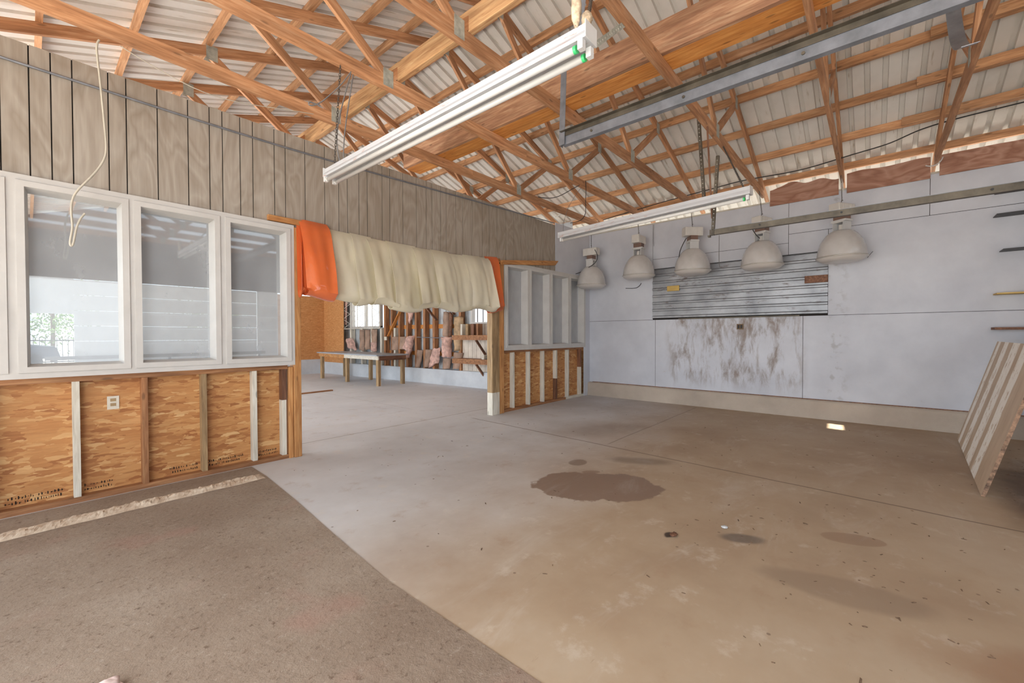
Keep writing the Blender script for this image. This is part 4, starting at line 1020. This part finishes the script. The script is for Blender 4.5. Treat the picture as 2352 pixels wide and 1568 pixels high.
# white sectional panels seen through the left windows, with an open bay at the left
bm = bmesh.new()
for k in range(7): box(bm, (.86, YF - .03, .08 + k * .43), (5.4, YF + .02, .08 + k * .43 + .42))
struct(link('door_1', bm, WHITEDOOR))
bm = bmesh.new(); box(bm, (5.42, YF - .04, .0), (6.1, YF + .02, 3.1)); box(bm, (-.6, YF - .03, 2.12), (.86, YF + .02, 3.1)); struct(link('wall_far', bm, WHITEDOOR))
bm = bmesh.new(); box(bm, (-.6, YF - .03, 3.1), (9, YF + .03, 6.3)); struct(link('wall_far', bm, DARKIN))  # dark colour stands in for the unlit space under the roof
bm = bmesh.new(); box(bm, (.3, YF - .25, .86), (5.6, YF - .2, .96)); o = link('hand_rail', bm, GREYCABLE); tag(o, 'grey horizontal rail before the white panels seen through the left windows', 'rail')
for xx in (.5, 2.9, 5.4):
    bm = bmesh.new(); box(bm, (xx - .03, YF - .25, -.0), (xx + .03, YF - .2, .86)); link('rail_post', bm, GREYCABLE, o)
# back windows
def back_window(name, wn, nv_, bars):
    W = empty(name, (bx((wn[0] + wn[1]) / 2), (wn[0] + wn[1]) / 2, wn[2])); W['kind'] = 'structure'; o_ = W.location
    def mk(nm, fn, mat, par=W):
        bm = bmesh.new(); fn(bm)
        for v_ in bm.verts: v_.co -= o_
        return link(nm, bm, mat, par)
    def fr(bm):
        a, b, c_, d = wn; s_ = .05
        bwbox(bm, a, a + s_, c_, d, -.1, .03); bwbox(bm, b - s_, b, c_, d, -.1, .03); bwbox(bm, a, b, c_, c_ + s_, -.1, .06); bwbox(bm, a, b, d - s_, d, -.1, .03)
        for k in range(nv_):
            yy = a + (b - a) * (k + 1) / (nv_ + 1); bwbox(bm, yy - .03, yy + .03, c_, d, -.08, 0)
    mk('window_frame', fr, WHITE_TRIM)
    return W
back_window('window_3', WN1, 1, 0); back_window('window_4', WN2, 1, 0)
# security bars
sb = empty('window_bars', (bx(8) + .05, 8, 1.85)); tag(sb, 'dark vertical security bars outside the back window next to the shelves', 'window bars')
for k in range(9):
    yy = 7.08 + k * .21; bm = bmesh.new(); bmesh.ops.create_cone(bm, segments=8, radius1=.018, radius2=.018, depth=.98); bmesh.ops.translate(bm, verts=bm.verts, vec=(bx(yy) + .16 - sb.location.x, yy - 8, .48)); link('bar', bm, GREYCABLE, sb)
# scroll grille standing inside window 1
gr = empty('window_grille', (bx(14) - .12, 14.05, 1.76)); tag(gr, 'pale scrolled iron security grille in front of the back window behind the bench', 'window grille')
def gp(y, z): return Vector((bx(y) - .12 - gr.location.x, y - 14.05, z - 1.76))
gy0, gy1, gz0, gz1 = 13.0, 15.25, 1.76, 2.86
for a, b in (((gy0, gz0), (gy1, gz0)), ((gy0, gz1), (gy1, gz1))): tube('rail', [gp(*a), gp(*b)], .016, GRILLE, gr)
for k in range(6):
    yy = gy0 + (gy1 - gy0) * k / 5; tube('upright', [gp(yy, gz0), gp(yy, gz1)], .014, GRILLE, gr)
for k in range(5):
    ya = gy0 + (gy1 - gy0) * k / 5; yb = gy0 + (gy1 - gy0) * (k + 1) / 5; ym = (ya + yb) / 2
    for j in range(3):
        za = gz0 + (gz1 - gz0) * j / 3; zb_ = gz0 + (gz1 - gz0) * (j + 1) / 3; zm = (za + zb_) / 2
        if k % 2 == 0: tube('zigzag', [gp(yb, za + .02), gp(ya + .04, zm)], .008, GRILLE, gr); tube('zigzag', [gp(ya + .04, zm), gp(yb, zb_ - .02)], .008, GRILLE, gr)
        else:
            for s_ in (-1, 1):
                tube('scroll', [gp(ym + s_ * (.03 + .09 * math.sin(u_)) , zm + .13 * math.cos(u_)) for u_ in (0, .6, 1.2, 1.8, 2.4, 3.0)], .007, GRILLE, gr)
# studs and girts on back wall
sy = [PB(a, 730).y for a in (887, 902.5, 920, 938, 958, 977.5, 999)] + [9.25, 12.3, 13.05, 13.6, 14.2, 14.9]
labs = ['left of the diagonal brace foot', 'crossed by the long diagonal brace', 'right of the long brace', 'beside the hanging torn insulation', 'behind the tall lump of pink wool', 'at top of the short brace', 'at foot of the short brace',
        'at the edge of the cream panelling', 'right under the grille window end', 'under the right end of the grille window', 'under the grille window, second', 'under the grille window, third', 'under the left end of the grille window']
for k, (yy, lb_) in enumerate(zip(sy, labs)):
    top = 3.6 if k < 8 else (1.76)
    bm = bmesh.new(); bwbox(bm, yy - .045, yy + .045, .46, top, -.1, .06)
    c0 = Vector((bx(yy), yy, .46))
    for v_ in bm.verts: v_.co -= c0
    o = link('wall_stud', bm, up(W_STUD) if k < 8 else up(W_WHITE)); o.location = c0; tag(o, 'stud of the stripped back wall ' + lb_, 'wall stud', 'studs of the back room wall')
for z_, lb_ in ((.86, 'lowest'), (1.72, 'middle'), (2.55, 'top')):
    bm = bmesh.new(); bwbox(bm, 9.2, 13.1, z_, z_ + .13, -.125, -.10)
    o = link('wall_girt', bm, W_ORANGE); tag(o, f'{lb_} orange horizontal girt between the studs of the back wall', 'girt')
for a, b, lb_ in (((928, 697), (892, 772), 'long orange diagonal brace across the studs of the back wall'), ((974, 699), (1003, 735), 'short brown diagonal brace high on the back wall'), ((1036, 700), (1043, 722), 'short diagonal brace above the folded kraft insulation')):
    o = beam('diagonal_brace', PB(*a, .09), PB(*b, .09), .03, .1, W_ORANGE if a[0] == 928 else W_DARK, up=(1, 0, 0)); tag(o, lb_, 'brace')
beam('header_beam', (bx(12) - .05, 12.9, 2.95), (bx(8) - .05, 5.6, 2.95), .12, .16, W_DARK, anchor='b'); tag(bpy.data.objects['header_beam'], 'dark header beam along the top of the back wall studs', 'beam')
# insulation batts
def batt(corners, th, mat, label, lumpy=.02, name='insulation_batt', off=.02):
    """slab between four picture corners (tl,tr,br,bl) lying against the back wall"""
    P4 = [PB(*c_, off) for c_ in corners]; c0 = sum(P4, Vector()) / 4; bm = bmesh.new(); nu, nv2 = 8, 14; g = [[], []]
    n_ = Vector((-1, -.0706, 0)).normalized(); sd_ = corners[0][0]
    for s_ in (0, 1):
        for j in range(nv2 + 1):
            row = []
            for i in range(nu + 1):
                u_, v_ = i / nu, j / nv2; q = (P4[0] * (1 - u_) + P4[1] * u_) * (1 - v_) + (P4[3] * (1 - u_) + P4[2] * u_) * v_ - c0
                edge_ = min(1, 4 * min(u_, 1 - u_) + .25) if s_ else 1
                nn = noise.noise(Vector((q.y * 5 + sd_, q.z * 4, s_))) + .5 * noise.noise(Vector((q.y * 13, q.z * 11 + sd_, s_)))
                row.append(bm.verts.new(q + n_ * (s_ * th * edge_ + lumpy * nn) + Vector((0, lumpy * .8 * noise.noise(Vector((q.z * 6, sd_, 1))), lumpy * .8 * noise.noise(Vector((q.y * 8, sd_, 5)))))))
            g[s_].append(row)
    for s_ in (0, 1):
        for j in range(nv2):
            for i in range(nu): bm.faces.new((g[s_][j][i], g[s_][j][i + 1], g[s_][j + 1][i + 1], g[s_][j + 1][i]))
    for j in range(nv2):
        for i in (0, nu): bm.faces.new((g[0][j][i], g[0][j + 1][i], g[1][j + 1][i], g[1][j][i]))
    for i in range(nu):
        for j in (0, nv2): bm.faces.new((g[0][j][i], g[0][j][i + 1], g[1][j][i + 1], g[1][j][i]))
    o = link(name, bm, mat, smooth=True); o.location = c0; tag(o, label, 'insulation', 'torn insulation on the back wall'); return o
A_ = lambda x, y: (790 + x / 7.84, 660 + y / 7.84)
B_ = lambda x, y: (960 + x / 7.84, 680 + y / 7.84)
batt([A_(880, 890), A_(1000, 880), A_(995, 1130), A_(865, 1120)], .07, KRAFT, 'brown kraft-faced batt just right of the bench wall box')
batt([A_(1015, 890), A_(1140, 880), A_(1120, 1110), A_(1005, 1110)], .07, KRAFT, 'brown kraft-faced batt left of the lump of pink wool above the bench end')
batt([A_(1160, 890), A_(1285, 860), A_(1230, 1150), A_(1080, 1090)], .12, PINK, 'pink wool batt slumping over the right end of the bench', .06)
batt([A_(1140, 1080), A_(1240, 1100), A_(1190, 1260), A_(1130, 1240)], .12, PINK, 'pink wool lump hanging behind the right end of the bench', .05, off=.08)
batt([A_(1150, 330), A_(1290, 340), A_(1240, 560), A_(1190, 660)], .08, PINK, 'torn pinkish insulation scrap hanging high between studs', .05)
batt([A_(290, 760), A_(370, 760), A_(370, 1150), A_(290, 1110)], .06, KRAFT, 'creased kraft batt under the left part of the grille window', .03)
batt([A_(390, 760), A_(475, 755), A_(475, 1110), A_(385, 1120)], .06, KRAFT, 'creased kraft batt under the middle of the grille window', .03)
batt([A_(500, 755), A_(600, 755), A_(600, 1000), A_(495, 1000)], .06, KRAFT, 'creased kraft batt under the right part of the grille window', .03)
batt([A_(500, 1010), A_(590, 970), A_(600, 1150), A_(495, 1140)], .09, PINK, 'pale pink wool lump under the right part of the grille window', .04, off=.05)
batt([A_(60, 930), A_(150, 900), A_(250, 1140), A_(60, 1060)], .1, PINK, 'dusty wool heap in the far left corner below the grille', .07)
batt([A_(-5, 220), A_(66, 250), A_(50, 680), A_(15, 650)], .05, PINK, 'ragged wool hanging left of the grille beside the chipboard', .03)
batt([A_(1330, 1120), A_(1440, 1130), A_(1370, 1440), A_(1295, 1430)], .06, KRAFT, 'kraft batt tilting forward right of the bench')
batt([B_(140, 960), B_(265, 960), B_(200, 1280), B_(110, 1280)], .06, KRAFT, 'grey-brown kraft batt left of the bright pink torn wool')
batt([B_(280, 960), B_(420, 930), B_(380, 1200), B_(200, 1300)], .10, PINK, 'bright pink torn wool batt sliding to the kerb', .06, off=.06)
batt([B_(455, 740), B_(620, 740), B_(600, 1110), B_(440, 1080)], .14, PINK, 'tall lump of pink wool bulging below the kraft batt', .07, off=.05)
batt([B_(470, 280), B_(575, 290), B_(560, 730), B_(455, 720)], .08, KRAFT, 'tall kraft batt standing above the pink wool lump')
batt([B_(580, 280), B_(635, 330), B_(615, 730), B_(565, 730)], .06, W_DARK, 'dark brown board strip beside the tall kraft batt', .01, 'wood_board')
batt([B_(660, 380), B_(825, 370), B_(790, 990), B_(660, 980)], .09, KRAFT2, 'golden creased kraft batt left of the wall shelves', .04)
batt([B_(455, 1110), B_(605, 1120), B_(575, 1310), B_(445, 1310)], .06, KRAFT, 'short kraft batt on the kerb below the pink lump')
batt([B_(650, 1010), B_(820, 1020), B_(770, 1310), B_(630, 1310)], .06, KRAFT, 'wide tilted kraft batt on the kerb left of the shelves')
# wall shelves with triangular brackets
for (zt, lb_, px) in ((1.50, 'upper', (1066, 771)), (.83, 'lower', (1066, 822))):
    sh = empty('wall_shelf', (bx(8.2) - .2, 8.2, zt)); tag(sh, f'{lb_} brown timber wall shelf with triangular bracket in the back room', 'shelf', 'shelves in the back room')
    for nm, fn in (('shelf_board', lambda bm: bwbox(bm, 6.2, 9.2, zt - .02, zt + .005, 0, .42)), ('front_rail', lambda bm: bwbox(bm, 6.2, 9.2, zt - .13, zt - .02, .38, .42))):
        bm = bmesh.new(); fn(bm)
        for v_ in bm.verts: v_.co -= sh.location
        link(nm, bm, W_STUD, sh)
    for yy in (8.3, 7.0):
        br = beam('bracket', Vector((bx(yy) - .39, yy, zt - .13)) - sh.location, Vector((bx(yy) - .02, yy, zt - .55)) - sh.location, .04, .06, W_DARK, sh)
# things on the shelves
rnd = random.Random(5)
for k in range(6):
    yy = 8.95 - k * .2; zz = 1.505 if k < 4 else .835
    nm, lb_ = [('wood_offcut', 'pale wood offcut upright on the upper back shelf, left one'), ('wood_offcut', 'tan wood offcut leaning on the upper back shelf, middle one'), ('wood_offcut', 'dark wood offcut standing on the upper back shelf'), ('wood_offcut', 'short grey wood offcut on the upper back shelf, right one'),
               ('wood_offcut', 'small block on the lower back shelf, left one'), ('wood_offcut', 'small block on the lower back shelf, right one')][k]
    o = boxo(nm, (bx(yy) - .3, yy - .04 - .02 * (k % 3), zz), (bx(yy) - .12, yy + .04, zz + (.32 if k < 4 else .12)), [W_WHITE, W_PALE, W_DARK, W_STUD][k % 4], bev=.004); tag(o, lb_, 'wood offcut', 'offcuts on the back shelves')
# junction box
p = PB(887, 777, .09); o = boxo('junction_box', (p.x - .04, p.y - .07, p.z - .06), (p.x, p.y + .07, p.z + .06), LABELM, bev=.005); tag(o, 'small grey junction box on the back wall stud by the brace foot', 'junction box')
o = tube('conduit', [PB(958, 774, .1), PB(1014, 776, .1)], .012, STEEL); tag(o, 'short grey conduit between studs of the back wall', 'conduit')
# bench
bn = empty('workbench', (7.3, 12.9, 0)); tag(bn, 'long low timber workbench with grey top in the back room', 'workbench')
ZT = .93
def bpart(nm, x0, y0, z0, x1, y1, z1, mat, lab=None):
    bm = bmesh.new(); box(bm, (x0 - 7.3, y0 - 12.9, z0), (x1 - 7.3, y1 - 12.9, z1)); o = link(nm, bm, up(mat) if nm == 'leg' else mat, bn)
    if lab: o['label'] = lab
bpart('tabletop', 6.67, 10.98, ZT - .035, 7.78, 14.85, ZT, GREYTOP)
bpart('apron', 6.72, 13.0, ZT - .15, 6.76, 14.8, ZT - .035, W_JAMB, 'orange front rail'); bpart('apron', 6.72, 11.0, ZT - .15, 6.76, 13.0, ZT - .035, W_WHITE, 'white painted front rail')
bpart('apron', 6.76, 11.0, ZT - .17, 7.7, 11.04, ZT - .035, W_DARK, 'dark end rail'); bpart('apron', 6.76, 14.76, ZT - .15, 7.7, 14.8, ZT - .035, W_STUD)
for x, y in ((6.76, 11.05), (6.76, 12.9), (6.76, 14.66), (7.6, 11.05), (7.6, 12.9), (7.6, 14.66)): bpart('leg', x, y, 0, x + .09, y + .12, ZT - .036, W_PALE)
# loose plank on floor
a, b = PZ(676, 907), PZ(763, 897); o = beam('loose_plank', (a.x, a.y, 0), (b.x, b.y, 0), .09, .03, W_STUD, anchor='b'); tag(o, 'loose narrow plank lying on the back room floor near the doorway', 'plank')

# ---------------------------------------------------------------- outside : unseen rear wall, truck, fence, trees
bm = bmesh.new(); box(bm, (-1.0, -5.1, 3.0), (9.4, -5.0, 4.35)); box(bm, (6.9, -5.1, -.05), (9.4, -5.0, 3.0)); struct(link('wall_rear', bm, DARKIN))  # unseen wall added to darken what the panes reflect
bm = bmesh.new()
for k in range(7): box(bm, (2.2, -5.1, .0 + k * .43), (6.9, -5.05, k * .43 + .42))
struct(link('door_2', bm, WHITEDOOR))  # closed doors added out of view for the panes to reflect
tk = empty('pickup_truck', (-1.5, 30, -.03)); tag(tk, 'dark pickup truck parked outside, seen through the first left window', 'truck')
bm = bmesh.new()
prof = [(-2.6, .45), (-2.6, 1.05), (-.9, 1.08), (-.85, 1.7), (.55, 1.72), (1.1, 1.15), (2.4, 1.05), (2.55, .5)]
f0 = [bm.verts.new((x, -.9, z)) for x, z in prof]; f1_ = [bm.verts.new((x, .9, z)) for x, z in prof]
bm.faces.new(f0); bm.faces.new(f1_)
for i in range(8): bm.faces.new((f0[i], f0[(i + 1) % 8], f1_[(i + 1) % 8], f1_[i]))
bmesh.ops.bevel(bm, geom=bm.edges[:], offset=.05, segments=2, affect='EDGES'); link('body', bm, TRUCK, tk)
for x in (-1.7, 1.6):
    for y in (-.85, .85):
        bm = bmesh.new(); bmesh.ops.create_cone(bm, cap_ends=True, segments=24, radius1=.38, radius2=.38, depth=.24); bmesh.ops.rotate(bm, verts=bm.verts, matrix=Matrix.Rotation(R(90), 3, 'X')); bmesh.ops.translate(bm, verts=bm.verts, vec=(x, y, .38)); link('wheel', bm, TYRE, tk)
bm = bmesh.new(); box(bm, (-.6, -.93, 1.2), (.5, -.9, 1.6)); link('side_window', bm, BLACK, tk)
fn = empty('fence', (3, 32, -.03)); tag(fn, 'dark iron fence in the yard beyond the open bay', 'fence')
bm = bmesh.new()
for k in range(60): box(bm, (-6 + k * .2, -.01, 0), (-6 + k * .2 + .02, .01, 1.5))
box(bm, (-6, -.015, 1.3), (6, .015, 1.35)); box(bm, (-6, -.015, .2), (6, .015, .25)); link('fence_panel', bm, BLACK, fn)
def tree(loc, h, r, n, seed, label):
    T = empty('tree', loc); tag(T, label, 'tree', 'trees outside'); rnd = random.Random(seed)
    tube('trunk', [(0, 0, 0), (.1, 0, h * .4), (0, .1, h * .8)], .1, BARK, T)
    bm = bmesh.new()
    for i in range(n):
        d = Vector((rnd.gauss(0, 1), rnd.gauss(0, 1), rnd.gauss(0, .7))); d.normalize(); c_ = d * r * rnd.uniform(.3, 1) + Vector((0, 0, h * .62)); s = rnd.uniform(.05, .13)
        u_ = Vector((rnd.uniform(-1, 1), rnd.uniform(-1, 1), rnd.uniform(-1, 1))).normalized(); v_ = u_.orthogonal().normalized()
        bm.faces.new([bm.verts.new(c_ + q) for q in (-u_ * s, v_ * s * .5, u_ * s, -v_ * s * .5)])
    o = link('foliage', bm, LEAF, T); return T
tree((12.2, 9.4, 0), 3.6, 1.5, 900, 1, 'leafy tree outside the back window with security bars')
tree((1.0, 38, -.03), 5.0, 3.0, 2500, 2, 'broad green tree beyond the yard fence, nearest the truck')
tree((9.5, 40, -.03), 5, 3, 2200, 3, 'broad green tree beyond the yard fence, further right')
